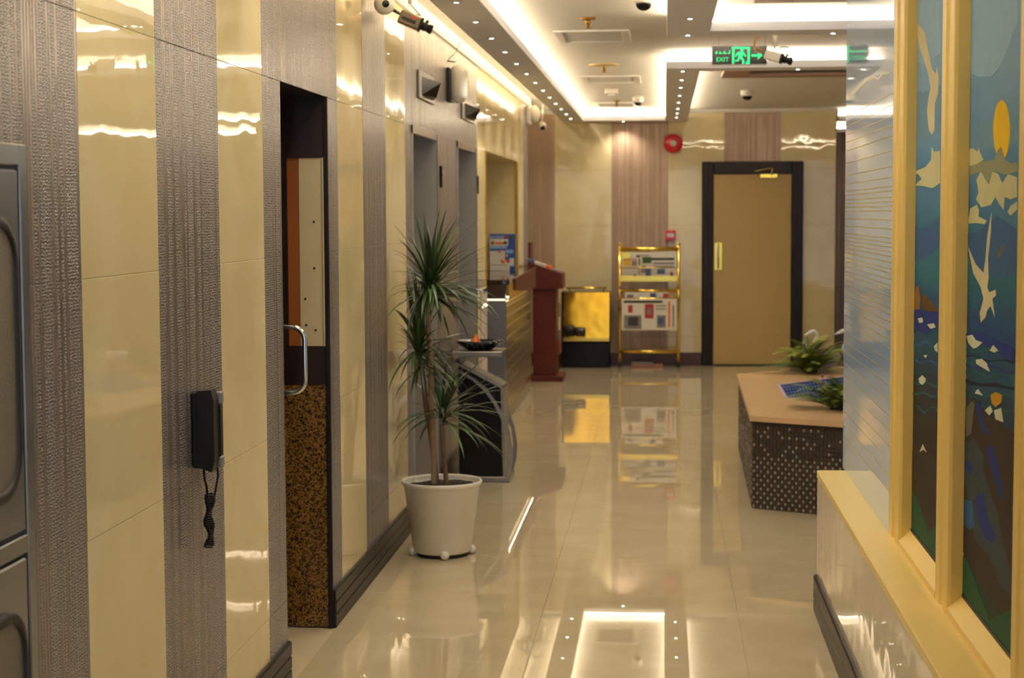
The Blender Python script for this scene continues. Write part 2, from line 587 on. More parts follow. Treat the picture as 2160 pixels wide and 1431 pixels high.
# ---- left wall
Y_CAB = LY(62)
Y_D0, Y_D1 = LY(594, 400), LY(690, 400)            # service doorway
E1 = (LY(870, 400), LY(919, 400)); E2 = (LY(965, 400), LY(1001, 400))
N0, N1 = LY(1024, 400), LY(1091, 400)              # reception hatch
Y_END = 16.75
OPEN = [(Y_D0, Y_D1, 0, 2.097), (E1[0], E1[1], 0, 2.105), (E2[0], E2[1], 0, 2.105), (N0, N1, 0.0, 2.105)]


def cut(rects, op):
    out = []
    for (a, b, c, d) in rects:
        oa, ob, oc, od = op
        if ob <= a or oa >= b or od <= c or oc >= d:
            out.append((a, b, c, d)); continue
        if oa > a: out.append((a, oa, c, d))
        if ob < b: out.append((ob, b, c, d))
        a2, b2 = max(a, oa), min(b, ob)
        if oc > c: out.append((a2, b2, c, oc))
        if od < d: out.append((a2, b2, od, d))
    return [r for r in out if r[1] - r[0] > .004 and r[3] - r[2] > .004]


wall = MB()
rects = [(-3.0, Y_END, 0, 2.8)]
for op in OPEN: rects = cut(rects, (op[0] - .03, op[1] + .045, op[2], op[3] + .04))
for (a, b, c, d) in rects: wall.box(WX - .16, WX - .009, a, b, c, d)
wl = wall.build('wall_left', GROUT)
tag(wl, 'left wall clad in cream and beaded silver tiles', 'wall', kind='structure')
cols = [(1.2, 1.8, 'b'), (1.8, 2.4, 'c'), (2.4, 3.15, 'c'), (3.15, LY(172), 'b'), (LY(172), LY(335), 'c'), (LY(335), LY(465), 'b'), (LY(465), LY(558), 'c'),
        (LY(558), LY(640), 'b'), (LY(640), LY(715), 'b'), (LY(715), LY(768), 'c'), (LY(768), LY(816), 'b'), (LY(816), LY(857), 'c')]
a, b = LY(857), LY(1008)
for k in range(6): cols.append((a + (b - a) * k / 6, a + (b - a) * (k + 1) / 6, 'b'))
a, b = LY(1008), 16.2
for k in range(7): cols.append((a + (b - a) * k / 7, a + (b - a) * (k + 1) / 7, 'c'))
cols.append((16.2, Y_END, 'b'))
for (a, b, kind) in cols:
    for r in range(5):
        g = .0006
        rr = [(a + g, b - g, ROWS[r] + g, ROWS[r + 1] - g)]
        for op in OPEN: rr = cut(rr, op)
        if not rr: continue
        m = MB()
        for (p, q, s, t) in rr: m.cbox(WX - .009, WX + random.uniform(-.0006, .0004), p, q, s, t, 0.0008)
        o = m.build('relief_tile' if kind == 'b' else 'cream_tile', BEADED if kind == 'b' else CREAM_TILE, wl)

# ---- far wall
fw = MB().box(-2.6, 1.83, YF + .009, YF + .2, 0, 2.8).build('wall_far', GROUT)
tag(fw, 'far end wall of cream and ribbed brown tiles', 'wall', kind='structure')
fx = [(-2.4, -1.772, 'c'), (-1.772, -1.172, 'b'), (-1.172, -.558, 'c'), (-.558, .048, 'b'), (.048, .642, 'c'), (.642, 1.245, 'b'), (1.245, 1.82, 'c')]
frows = [0.0, .31, .91, 1.51, 2.11, 2.71]
DX0, DX1, DZ1 = at(1480, 560, Y=YF).x, at(1693, 560, Y=YF).x, 2.186
for (a, b, kind) in fx:
    for r in range(5):
        g = .0008
        rr = cut([(a + g, b - g, frows[r] + g, frows[r + 1] - g)], (DX0 + .02, DX1 - .02, 0, DZ1 - .02))
        if not rr: continue
        m = MB()
        for (p, q, s, t) in rr: m.cbox(p, q, YF + random.uniform(-.0004, .0006), YF + .009, s, t, 0.0008)
        m.build('ribbed_tile' if kind == 'b' else 'cream_tile', BEADED_FAR if kind == 'b' else CREAM_TILE, fw)
o = MB().prism([(YF, 2.708), (YF - .012, 2.712), (YF - .022, 2.728), (YF - .022, ZC), (YF, ZC)], 'x', -2.4, 1.83).build('trim_1', PLASTER)
tag(o, 'slim pale cornice along the top of the far wall', 'trim', kind='structure')

# ---- other walls of the hall (seen in reflections and past the glass screen)
o = MB().box(-2.7, -2.6, 16.59, 18.9, 0, 2.8).build('wall_recess', WALLPAINT)
tag(o, 'side wall of the recess behind the podium', 'wall', kind='structure')
o = MB().box(-2.6, WX - .16, 16.59, 16.75, 0, 2.8).build('wall_return', WALLPAINT)
tag(o, 'return wall at the end of the reception', 'wall', kind='structure')
wr = MB().box(5.5, 5.6, 6.0, 22.2, 0, 2.8).build('wall_right', WALLPAINT)
tag(wr, 'far side wall of the hall on the right', 'wall', kind='structure')
wb = MB().box(1.63, 5.6, 22.0, 22.2, 0, 2.8).build('wall_back', WALLPAINT)
tag(wb, 'back wall of the hall beyond the far door', 'wall', kind='structure')
for k in range(4):
    MB().cbox(1.9 + .95 * k, 2.5 + .95 * k, 21.985, 22.0, 0, 2.7, .001).build('ribbed_tile', BEADED_FAR, wb)
o = MB().box(1.63, 1.83, YF + .2, 22.0, 0, 2.8).build('wall_corner', WALLPAINT)
tag(o, 'side face of the far wall where it turns a corner', 'wall', kind='structure')

# ---- ceiling with hung bands and cove strips
ce = MB().box(-2.7, 5.6, -3.0, 22.2, ZC, ZC + .12).build('ceiling', PLASTER)
tag(ce, 'pale painted ceiling with lit coves', 'ceiling', kind='structure')
o = MB().prism([(WX, 2.672), (WX + .018, 2.676), (WX + .03, 2.70), (WX + .03, ZC), (WX, ZC)], 'y', -3.0, Y_END).build('trim_2', PLASTER)
tag(o, 'slim cornice along the top of the left wall', 'trim', kind='structure')


def band(n, x0, x1, y0, y1, along, leds, label):
    """a slab hung below the ceiling on a spine; leds: list of (side, material)"""
    m = MB().cbox(x0, x1, y0, y1, ZB, ZB + .05, .002)
    if along == 'y':
        xc = (x0 + x1) / 2
        m.box(xc - .03, xc + .03, y0, y1, ZB + .05, ZC)
    else:
        yc = (y0 + y1) / 2
        m.box(x0, x1, yc - .03, yc + .03, ZB + .05, ZC)
    b = m.build('trim_%d' % n, BAND)
    tag(b, label, 'ceiling band', kind='structure')
    for side, mt, s, e in leds:
        if along == 'y':
            xs = xc + side * .042
            MB().box(xs - .008, xs + .008, s, e, ZB + .051, ZB + .066).build('led_strip', mt, b)
        else:
            ys = yc + side * .042
            MB().box(s, e, ys - .008, ys + .008, ZB + .051, ZB + .066).build('led_strip', mt, b)
    return b


BL0, BL1, BR0, BR1 = -1.075, -.845, .014, .248
TA0, TA1, TB0, TB1 = 9.50, 9.76, 11.91, 12.16
band(3, BL0, BL1, -2.5, 18.45, 'y', [(1, LED, -2.5, 18.4), (-1, LED_O, -2.5, 18.6)], 'long hung ceiling band with downlights beside the left wall')
band(4, BR0, BR1, -2.5, TA1, 'y', [(-1, LED, -2.5, TA1), (1, LED_R, -2.5, TA0)], 'hung ceiling band nearest the camera right of the coffer')
band(5, BR1 + .001, 5.0, TA0, TA1, 'x', [(-1, LED_R, BR1, 5.0), (1, LED_R, BR1, 5.0)], 'cross band of the ceiling above the exit sign')
band(6, BR0, 5.0, TB0, TB1, 'x', [(-1, LED_R, BR0 + .02, 5.0), (1, LED_R, BR1, 5.0)], 'cross band of the ceiling behind the exit sign')
band(7, BR0, BR1, TB1 + .001, 18.45, 'y', [(-1, LED, TB1, 18.4), (1, LED_R, TB1, 18.6)], 'hung ceiling band running to the far wall above the red bell')
band(8, BL0, BR1, 18.451, 18.66, 'x', [(-1, LED, BL1, BR0)], 'short hung ceiling band against the far wall')
band(9, 1.85, 2.6, 18.72, 18.95, 'x', [(-1, LED_R, 1.86, 2.6)], 'lit ceiling band past the corner of the far wall')
band(10, 1.9, 5.4, 21.6, 21.9, 'x', [(-1, LED_R, 1.9, 5.4)], 'lit ceiling band at the back of the hall')


# wooden panels set into the right part of the ceiling
def wood_panel(n, x0, x1, y0, y1, label):
    m = MB(); w = .20; z0, z1 = 2.70, ZC - .012
    r = thing('trim_%d' % n, ((x0 + x1) / 2, (y0 + y1) / 2, z0), label, 'ceiling panel', kind='structure')
    MB().cbox(x0, x0 + w, y0, y1, z0, z1, .002).build('frame_board', CEILWOOD, r)
    MB().cbox(x1 - w, x1, y0, y1, z0, z1, .002).build('frame_board', CEILWOOD, r)
    MB().cbox(x0 + w, x1 - w, y0, y0 + w, z0, z1, .002).build('frame_board', CEILWOOD, r)
    MB().cbox(x0 + w, x1 - w, y1 - w, y1, z0, z1, .002).build('frame_board', CEILWOOD, r)
    MB().box(x0 + w, x1 - w, y0 + w, y1 - w, z1 - .012, z1).build('inner_panel', CEILWOOD_D, r)
    MB().box(x0 + .02, x1 - .02, y0 + .02, y1 - .02, z1, ZC).build('backing', CEILWOOD_D, r)


wood_panel(11, .45, 3.2, 5.5, 8.95, 'wooden ceiling panel above the low wall, nearer the camera')
wood_panel(12, .45, 3.2, 12.4, 13.85, 'wooden ceiling panel just behind the exit sign')

# ---- baseboards
def ribbed_base(m, y0, y1, face, sgn, h=.15, th=.014):
    """three-board skirting with grooves; face = X of the wall, sgn = direction into the room"""
    f0, f1, g = face, face + sgn * th, face + sgn * (th - .005)
    pts = [(f0, 0), (f1, 0), (f1, .046), (g, .048), (g, .052), (f1, .054), (f1, .094), (g, .096), (g, .100), (f1, .102), (f1, h - .008), (f1 - sgn * .004, h - .001), (f0, h)]
    m.prism(pts, 'y', y0, y1)


bb = MB()
for (a, b) in ((1.0, Y_D0), (Y_D1 + .012, E1[0] - .03), (E1[1] + .05, E2[0] - .03), (E2[1] + .05, N0 - .05)):
    ribbed_base(bb, a, b, WX, 1)
o = bb.build('baseboard_left', BASEB)
tag(o, 'dark ribbed skirting along the left wall', 'baseboard', kind='structure')
bb = MB()
for (a, b) in ((-2.4, DX0), (DX1, 1.82)): bb.cbox(a, b, YF - .014, YF, 0, .14, .004)
o = bb.build('baseboard_far', BASEB_FAR)
tag(o, 'brown skirting along the far wall', 'baseboard', kind='structure')

# ================================================================== DOORS
# ---- service doorway with its leaf ajar (left wall)
YR = Y_D1 + .006                                     # face of the far reveal
d1 = thing('door_1', (WX, (Y_D0 + Y_D1) / 2, 0), 'narrow service doorway with dark lining and a chrome pull', 'door', kind='structure')
XB = WX - .30


def zr(y): return at(650, y, Y=YR).z
def xr(x, y=500): return at(x, y, Y=YR).x


MB().cbox(WX - .30, WX - .012, YR, YR + .03, 0, zr(812), .002).build('granite_panel', GRANITE, d1, 'mottled brown granite lining')
MB().cbox(WX - .30, WX - .014, YR - .004, YR + .03, zr(812), zr(731), .002).build('rail', DARKWOOD, d1)
MB().cbox(xr(631), xr(681), YR - .002, YR + .03, zr(731), zr(333), .002).build('liner_board', CREAMBOARD, d1, 'cream liner board with small screw holes')
MB().cbox(xr(681), xr(685), YR - .008, YR + .03, zr(731), zr(333), .001).build('liner_bead', CREAMBOARD, d1)
MB().box(xr(560), xr(606), YR - .003, YR + .03, zr(731), zr(333)).build('inner_board', DARKWOOD, d1)
MB().cbox(xr(606), xr(631), YR, YR + .03, zr(731), zr(333), .002).build('wood_strip', ORANGEWOOD, d1, 'orange brown wood strip')
MB().box(WX - .30, WX - .012, YR - .005, YR + .03, zr(333), 2.12).build('head_board', DARKWOOD, d1)
MB().cbox(WX - .014, WX + .004, Y_D1 - .004, Y_D1 + .016, 0, 2.10, .002).build('edge_trim', FRAMEWOOD, d1)
MB().box(WX - .30, WX - .012, Y_D0 - .02, Y_D1 + .02, 2.098, 2.13).build('head_lining', DARKWOOD, d1)
MB().box(WX - .30, WX - .20, Y_D0 - .03, Y_D0 - .006, 0, 2.12).build('jamb', DARKWOOD, d1)
for (px, py) in ((662, 468), (663, 566), (644, 631), (646, 686), (666, 697)):
    p = at(px, py, Y=YR - .0025)
    MB().lathe([(.0, -.001), (.0045, -.001), (.0045, .001), (0, .001)], p, 10, axis=(0, 1, 0)).build('screw_hole', BLACK, d1)
MB().box(WX - .36, WX - .31, Y_D0 - .1, YR + .1, 0, 2.14).build('back_panel', DARKWOOD, d1)
# leaf hinged on the near side, ajar inwards, mostly hidden by the near edge
hx, hy = WX - .075, Y_D0 - .004
ang = math.radians(8.5)
lw = .66
lx, ly = hx - math.sin(ang) * lw, hy + math.cos(ang) * lw
lf = MB()
nx, ny = math.cos(ang) * .02, math.sin(ang) * .02
lf.prism([(hx - nx, hy - ny), (hx + nx, hy + ny), (lx + nx, ly + ny), (lx - nx, ly - ny)], 'z', .008, 2.09)
leaf = lf.build('leaf', DARKWOOD, d1)
# chrome D pull
hb = Vector((hx, hy, 0)) + Vector((lx - hx, ly - hy, 0)) * .93
zt, zb_ = at(620, 690, Y=hb.y).z, at(620, 829, Y=hb.y).z
mx = hb.x + .018
ox = at(643, 760, Y=hb.y).x
pts = []
R_ = min(.05, ox - mx)
for k in range(7):
    t = k / 6 * math.pi / 2
    pts.append((ox - R_ + R_ * math.sin(t), hb.y, zt - R_ + R_ * math.cos(t)))
pts = [(mx, hb.y, zt)] + pts
low = [(p[0], p[1], zt + zb_ - p[2]) for p in reversed(pts)]
MB().tube(pts + low, .0105, 12).build('pull_handle', CHROME, leaf)
MB().box(hb.x + .015, hb.x + .024, hb.y - .02, hb.y + .005, zb_ - .13, zb_ - .04).build('lock_plate', BRASS, leaf)


# ---- lifts
def lift(n, y0, y1, label):
    r = thing('door_%d' % n, (WX, (y0 + y1) / 2, 0), label, 'lift door', kind='structure')
    dp = .16
    MB().box(WX - dp, WX + .006, y1 - .002, y1 + .02, 0, 2.105).build('jamb', STEEL_DARK, r)
    MB().box(WX - dp, WX + .006, y0 - .02, y0 + .002, 0, 2.105).build('jamb', STEEL_DARK, r)
    MB().box(WX - dp, WX + .0, y0 - .02, y1 + .02, 2.095, 2.125).build('head_lining', STEEL_DARK, r)
    MB().cbox(WX - .02, WX + .008, y0 - .02, y1 + .02, 2.062, 2.108, .002).build('header', STEEL, r)
    MB().cbox(WX - .01, WX + .012, y1, y1 + .05, 0, 2.10, .003).build('architrave', STEEL, r)
    ym = (y0 + y1) / 2
    MB().cbox(WX - dp - .03, WX - dp + .002, y0 - .01, ym - .002, .004, 2.1, .002).build('door_panel', STEEL, r)
    MB().cbox(WX - dp - .03, WX - dp + .002, ym + .002, y1 + .01, .004, 2.1, .002).build('door_panel', STEEL, r)


lift(2, E1[0], E1[1], 'steel lined lift doorway nearer the potted plant')
lift(3, E2[0], E2[1], 'steel lined lift doorway nearer the reception counter')

# ---- reception hatch
nx_ = thing('window_1', (WX, (N0 + N1) / 2, 0), 'tall reception hatch recessed in the cream wall with gold edging', 'hatch', kind='structure')
MB().box(WX - .8, WX - .01, N1, N1 + .04, 0, 2.14).build('far_reveal', WALLPAINT, nx_)
MB().box(WX - .8, WX - .01, N0 - .04, N0, 0, 2.14).build('near_reveal', WALLPAINT, nx_)
MB().box(WX - .8, WX - .012, N0 - .04, N1 + .04, 2.1055, 2.14).build('soffit', WALLPAINT, nx_)
MB().box(WX - .84, WX - .8, N0 - .04, N1 + .04, 0, 2.14).build('back_panel', WALLPAINT, nx_)
MB().cbox(WX - .02, WX + .006, N0 - .022, N0 + .004, .0, 2.105, .002).build('edge_trim', GOLD_TRIM, nx_)
MB().cbox(WX - .02, WX + .006, N1 - .012, N1 + .06, .0, 2.105, .002).build('edge_trim', GOLD_TRIM, nx_)

# ---- far door
d4 = thing('door_4', ((DX0 + DX1) / 2, YF, 0), 'tan padded door in a wide black frame on the far wall', 'door', kind='structure')
fwid = at(1504, 560, Y=YF).x - DX0
zl = at(1585, 367, Y=YF).z
MB().cbox(DX0, DX0 + fwid, YF - .03, YF + .06, 0, DZ1, .006).build('frame_post', FRAMEWOOD, d4)
MB().cbox(DX1 - fwid, DX1, YF - .03, YF + .06, 0, DZ1, .006).build('frame_post', FRAMEWOOD, d4)
MB().cbox(DX0 + fwid, DX1 - fwid, YF - .03, YF + .06, zl, DZ1, .006).build('frame_head', FRAMEWOOD, d4)
MB().cbox(DX0 + .012, DX0 + fwid - .05, YF - .042, YF - .028, 0, DZ1 - .012, .004).build('architrave', FRAMEWOOD, d4)
MB().cbox(DX1 - fwid + .05, DX1 - .012, YF - .042, YF - .028, 0, DZ1 - .012, .004).build('architrave', FRAMEWOOD, d4)
lf = MB().cbox(DX0 + fwid + .003, DX1 - fwid - .003, YF - .012, YF + .03, .012, zl - .003, .004).build('leaf', DOOR_TAN, d4)
MB().box(DX0 + fwid + .02, DX1 - fwid - .02, YF - .02, YF - .01, .0, .012).build('threshold', FRAMEWOOD, d4)
p0, p1 = at(1507, 512, Y=YF), at(1523, 570, Y=YF)
hnd = MB().cbox(p0.x, p1.x, YF - .018, YF - .012, p1.z, p0.z, .002).build('handle_plate', BRASS, lf)
xm = (p0.x + p1.x) / 2
MB().tube([(xm, YF - .02, p0.z - .02), (xm, YF - .06, p0.z - .03), (xm, YF - .06, p1.z + .03), (xm, YF - .02, p1.z + .02)], .010, 10).build('pull_handle', CHROME, lf)
c0, c1 = at(1602, 367, Y=YF), at(1640, 376, Y=YF)
cl = MB().cbox(c0.x, c1.x, YF - .06, YF - .012, c1.z, c0.z, .006).build('closer_body', BRASS, lf)
a0, a1, a2 = at(1590, 362, Y=YF - .06), at(1629, 354, Y=YF - .06), at(1628, 370, Y=YF - .06)
MB().tube([a0, a1], .006, 8).tube([a1, a2], .007, 8).build('closer_arm', BRASS, lf)

# ================================================================== RIGHT: LOW WALL AND SCREEN
RX, LZ, YE = .633, .58, at(1724, 1000, X=.633).y
lw_ = MB().box(RX + .008, .95, -.5, YE - .008, 0, LZ - .03).build('wall_low', GROUT)
tag(lw_, 'low cream stone wall that carries the painted glass screen', 'wall', kind='structure')
yy = YE
while yy > -.4:
    y0 = max(yy - .8, -.5)
    MB().cbox(RX, RX + .008, y0 + .0008, yy - .0008, 0.0, LZ - .03, .0008).build('stone_tile', CREAM_STONE, lw_)
    yy -= .8
MB().cbox(RX, .95, YE - .008, YE, 0, LZ - .03, .0008).build('stone_tile', CREAM_STONE, lw_)
MB().cbox(RX - .002, .955, -.5, YE + .002, LZ - .03, LZ, .003).build('ledge', LEDGE_CREAM, lw_, 'cream painted ledge')
bb = MB(); ribbed_base(bb, -.4, YE - .02, RX, -1)
o = bb.build('baseboard_right', BASEB)
tag(o, 'dark ribbed skirting at the foot of the low wall', 'baseboard', kind='structure')

GX = .744                                            # front plane of the screen
PX = .785                                            # painted panes sit behind it
posts = []
for (xa, xb) in ((1877, 1899), (1977, 2004), (2139, 2176)):
    posts.append((at(xb, 800, X=GX).y, at(xa, 800, X=GX).y))
posts.append((posts[-1][0] - 1.0, posts[-1][1] - 1.0))
sc = thing('glass_screen', (.8, 5.0, LZ), 'cream framed screen of painted sea glass standing on the low wall', 'screen')
ZT = ZC - .002


def post_profile(y0, y1):
    c = .012
    return [(GX + .01, y0), (GX + .055, y0), (GX + .055, y1), (GX + .01, y1), (GX + .002, y1 - c * .4), (GX, y1 - c), (GX, y1 - .35 * (y1 - y0)), (GX + .006, y1 - .4 * (y1 - y0)),
            (GX + .006, y0 + .4 * (y1 - y0)), (GX, y0 + .35 * (y1 - y0)), (GX, y0 + c), (GX + .002, y0 + c * .4)]


for (y0, y1) in posts:
    MB().prism(post_profile(y0, y1), 'z', LZ, ZT).build('post', FRAME_CREAM, sc)
for k in range(3):
    y0, y1 = posts[k + 1][1], posts[k][0]
    MB().prism([(GX, LZ + .0005), (GX, LZ + .020), (GX + .012, LZ + .030), (PX, LZ + .055), (PX + .02, LZ + .055), (PX + .02, LZ + .0005)], 'y', y0, y1).build('bottom_rail', FRAME_CREAM, sc)
    MB().cbox(PX - .004, PX + .0, y0 + .002, y1 - .002, LZ + .05, LZ + .06, .001).build('gasket', RUBBER, sc)
panes = []
for k in range(3):
    y0, y1 = posts[k + 1][1] - .03, posts[k][0] + .03
    panes.append(MB().box(PX, PX + .008, y0, y1, LZ + .04, ZT - .02).build('painted_pane', SEA, sc, 'painted glass pane with sea, gulls and clouds'))

# pieces of the painted scene: flat shapes with their own colour on the panes
ART = {}


def acol(n, r, g, b):
    ART[n] = mat('paint_' + n, S(r, g, b), 0.6, var=0.12, vscale=14, spec=0.12)
    return ART[n]


acol('gull', 206, 196, 160); acol('cloud', 196, 194, 148); acol('cloudgrey', 138, 142, 112); acol('sun', 232, 190, 26)
acol('brown', 84, 62, 32); acol('sail', 132, 96, 40); acol('green', 36, 80, 56); acol('slate', 56, 66, 70); acol('royal', 30, 48, 116)
acol('foam', 200, 202, 176); acol('fish', 186, 140, 36); acol('sky1', 138, 172, 198); acol('sky2', 100, 138, 160); acol('teal', 50, 92, 96); acol('deep', 50, 86, 128)
acol('grey', 96, 96, 82); acol('bed', 54, 46, 38)
layer = [0]


def art(name, colour, pts, pane, org, sc_):
    layer[0] += 1
    d = PX - .0004 - .00002 * layer[0]
    q = []
    for (x, y) in pts:
        p = at(org[0] + x / sc_, org[1] + y / sc_, X=d)
        q.append((p.y, p.z))
    MB().prism(q, 'x', d, PX).build(name, ART[colour], pane)


U, us = (1740, 0), 2.045          # upper crop of the photograph used for measuring
Lw, ls = (1780, 700), 1.958       # lower crop
p1_, p2_ = panes[0], panes[1]
art('sky_band', 'sky1', [(362, -60), (500, -60), (500, 230), (470, 250), (430, 280), (362, 260)], p1_, U, us)
art('sky_band', 'sky2', [(362, 380), (420, 400), (500, 370), (500, 560), (440, 600), (362, 590)], p1_, U, us)
art('sky_band', 'sky1', [(600, -60), (830, -60), (830, 100), (800, 180), (760, 280), (720, 330), (660, 330), (600, 300)], p2_, U, us)
art('sky_band', 'sky2', [(600, 545), (690, 520), (740, 500), (830, 450), (830, 620), (720, 640), (600, 650)], p2_, U, us)
art('wave_band', 'deep', [(362, 960), (410, 990), (470, 960), (500, 920), (500, 1060), (440, 1110), (362, 1140)], p1_, U, us)
art('wave_band', 'deep', [(600, 1010), (660, 1000), (740, 930), (830, 990), (830, 1180), (760, 1200), (690, 1180), (600, 1100)], p2_, U, us)
art('gull', 'gull', [(395, 95), (430, 140), (442, 205), (462, 300), (478, 320), (484, 285), (490, 330), (488, 400), (474, 450), (472, 560), (462, 582), (448, 560), (440, 480), (446, 425), (456, 380), (446, 320), (428, 260), (404, 190)], p1_, U, us)
art('cloud', 'cloud', [(374, 748), (400, 735), (432, 722), (458, 690), (460, 632), (470, 655), (497, 650), (497, 790), (464, 812), (420, 802), (384, 802), (418, 772), (402, 752)], p1_, U, us)
art('sun', 'sun', [(762 + 36 * math.sin(t * math.pi / 12), 562 - 130 * math.cos(t * math.pi / 12)) for t in range(24)], p2_, U, us)
art('cloud', 'cloudgrey', [(600, 770), (605, 735), (660, 700), (730, 690), (745, 650), (760, 632), (778, 690), (800, 705), (830, 700), (830, 740), (780, 755), (740, 740), (715, 760), (705, 795), (690, 760), (660, 745), (620, 760)], p2_, U, us)
art('cloud', 'cloud', [(603, 645), (640, 640), (656, 655), (664, 640), (672, 665), (684, 690), (660, 705), (604, 725)], p2_, U, us)
art('cloud', 'cloud', [(654, 775), (672, 742), (690, 770), (706, 798), (722, 742), (745, 748), (765, 790), (790, 752), (828, 765), (828, 850), (800, 860), (775, 850), (770, 905), (752, 880), (735, 850), (715, 885), (675, 895), (652, 860), (662, 830)], p2_, U, us)
art('cloud', 'cloud', [(606, 950), (622, 935), (626, 900), (655, 884), (664, 905), (662, 935), (697, 952), (688, 968), (650, 962), (612, 966)], p2_, U, us)
art('cloud', 'cloud', [(828, 870), (800, 890), (788, 915), (800, 930), (828, 905)], p2_, U, us)
art('gull', 'gull', [(718, 915), (716, 1000), (704, 1110), (706, 1200), (700, 1240), (708, 1262), (735, 1250), (738, 1275), (722, 1290), (732, 1370), (714, 1320), (700, 1340), (692, 1370), (672, 1392), (668, 1350), (684, 1290), (672, 1240), (640, 1180), (616, 1060), (650, 1140), (684, 1178), (692, 1120), (700, 1020)], p2_, U, us)
art('gull', 'grey', [(728, 1050), (748, 1085), (752, 1090), (764, 1060), (778, 1050), (764, 1090), (752, 1122), (744, 1100)], p2_, U, us)
art('sail', 'sail', [(376, 1320), (392, 1240), (402, 1230), (412, 1290), (408, 1335), (380, 1340)], p1_, U, us)
art('sail', 'brown', [(414, 1265), (440, 1280), (478, 1325), (488, 1345), (440, 1345), (420, 1330)], p1_, U, us)
art('wave_band', 'royal', [(362, 1345), (400, 1335), (430, 1350), (470, 1342), (497, 1360), (497, 1425), (470, 1410), (440, 1445), (400, 1425), (362, 1450)], p1_, U, us)
for q in ([(400, 1375), (420, 1370), (424, 1390), (408, 1395)], [(440, 1400), (470, 1395), (478, 1412), (456, 1420)]): art('foam_fleck', 'foam', q, p1_, U, us)
rw = random.Random(5)
acol('line', 24, 34, 52); acol('teal2', 34, 84, 92)
for (pane, xa, xb, ya, yb, n_) in ((p1_, 262, 386, 20, 330, 7), (p2_, 484, 704, 60, 320, 8)):
    for k in range(n_):
        y0_ = ya + (yb - ya) * (k + rw.random() * .6) / n_
        ph_ = rw.uniform(0, 6); am = rw.uniform(5, 14); th_ = rw.uniform(4, 16)
        top = [(xa + (xb - xa) * i / 12, y0_ + am * math.sin(ph_ + i * .9) + (xa + (xb - xa) * i / 12 - xa) * .12) for i in range(13)]
        bot = [(x, y + th_ * (.4 + .6 * abs(math.sin(ph_ + i * .5)))) for i, (x, y) in enumerate(top)]
        art('wave_line', rw.choice(['line', 'teal2', 'royal', 'teal2', 'deep']), top + bot[::-1], pane, Lw, ls)
# lower part, first pane
art('sea_bed', 'bed', [(262, 500), (300, 480), (340, 430), (384, 340), (384, 830), (350, 835), (320, 740), (262, 620)], p1_, Lw, ls)
art('hill', 'green', [(262, 610), (296, 680), (322, 740), (346, 832), (362, 815), (384, 800), (384, 1045), (262, 870)], p1_, Lw, ls)
for q in ([(308, 195), (322, 180), (338, 195), (336, 208), (324, 220), (312, 212)], [(312, 498), (326, 464), (342, 500), (328, 488)], [(372, 60), (386, 45), (386, 85), (376, 78)], [(328, 98), (344, 96), (338, 110)]): art('foam_fleck', 'foam', q, p1_, Lw, ls)
# lower part, second pane
art('wave_band', 'royal', [(486, 10), (560, 0), (640, 40), (703, 70), (703, 120), (660, 110), (640, 90), (590, 60), (540, 40), (486, 50)], p2_, Lw, ls)
art('sea_bed', 'bed', [(486, 330), (540, 270), (580, 330), (640, 370), (700, 420), (700, 1150), (640, 1170), (600, 1090), (520, 960), (486, 900)], p2_, Lw, ls)
art('rock', 'grey', [(500, 320), (530, 285), (540, 300), (526, 420), (506, 436)], p2_, Lw, ls)
art('rock', 'slate', [(500, 460), (540, 440), (582, 520), (572, 560), (610, 680), (640, 760), (646, 830), (690, 1000), (692, 1090), (650, 1060), (600, 930), (540, 860), (520, 720), (490, 560)], p2_, Lw, ls)
art('kelp', 'royal', [(540, 690), (560, 662), (580, 680), (592, 760), (628, 850), (610, 876), (580, 850), (556, 780)], p2_, Lw, ls)
art('kelp', 'royal', [(590, 480), (612, 470), (640, 560), (650, 620), (660, 700), (640, 670), (620, 600), (600, 540)], p2_, Lw, ls)
art('kelp', 'royal', [(540, 300), (560, 290), (580, 380), (604, 420), (590, 430), (566, 390)], p2_, Lw, ls)
art('kelp', 'royal', [(494, 540), (512, 532), (534, 570), (524, 590), (504, 568)], p2_, Lw, ls)
art('kelp', 'deep', [(490, 690), (530, 700), (540, 800), (520, 820), (490, 790)], p2_, Lw, ls)
art('hill', 'green', [(484, 915), (510, 950), (552, 1060), (600, 1195), (640, 1170), (694, 1150), (694, 1430), (484, 1180)], p2_, Lw, ls)
art('fish', 'fish', [(606, 262), (625, 250), (655, 262), (650, 292), (626, 312), (610, 296)], p2_, Lw, ls)
for q in ([(506, 18), (530, 12), (545, 35), (572, 45), (548, 66), (534, 70), (514, 48)], [(602, 78), (616, 55), (638, 78), (620, 86)], [(544, 116), (570, 112), (590, 135), (600, 165), (575, 150), (548, 134)], [(540, 255), (552, 238), (574, 264)], [(582, 325), (604, 306), (612, 330), (600, 346)], [(620, 325), (648, 316), (656, 374), (626, 362)]): art('foam_fleck', 'foam', q, p2_, Lw, ls)

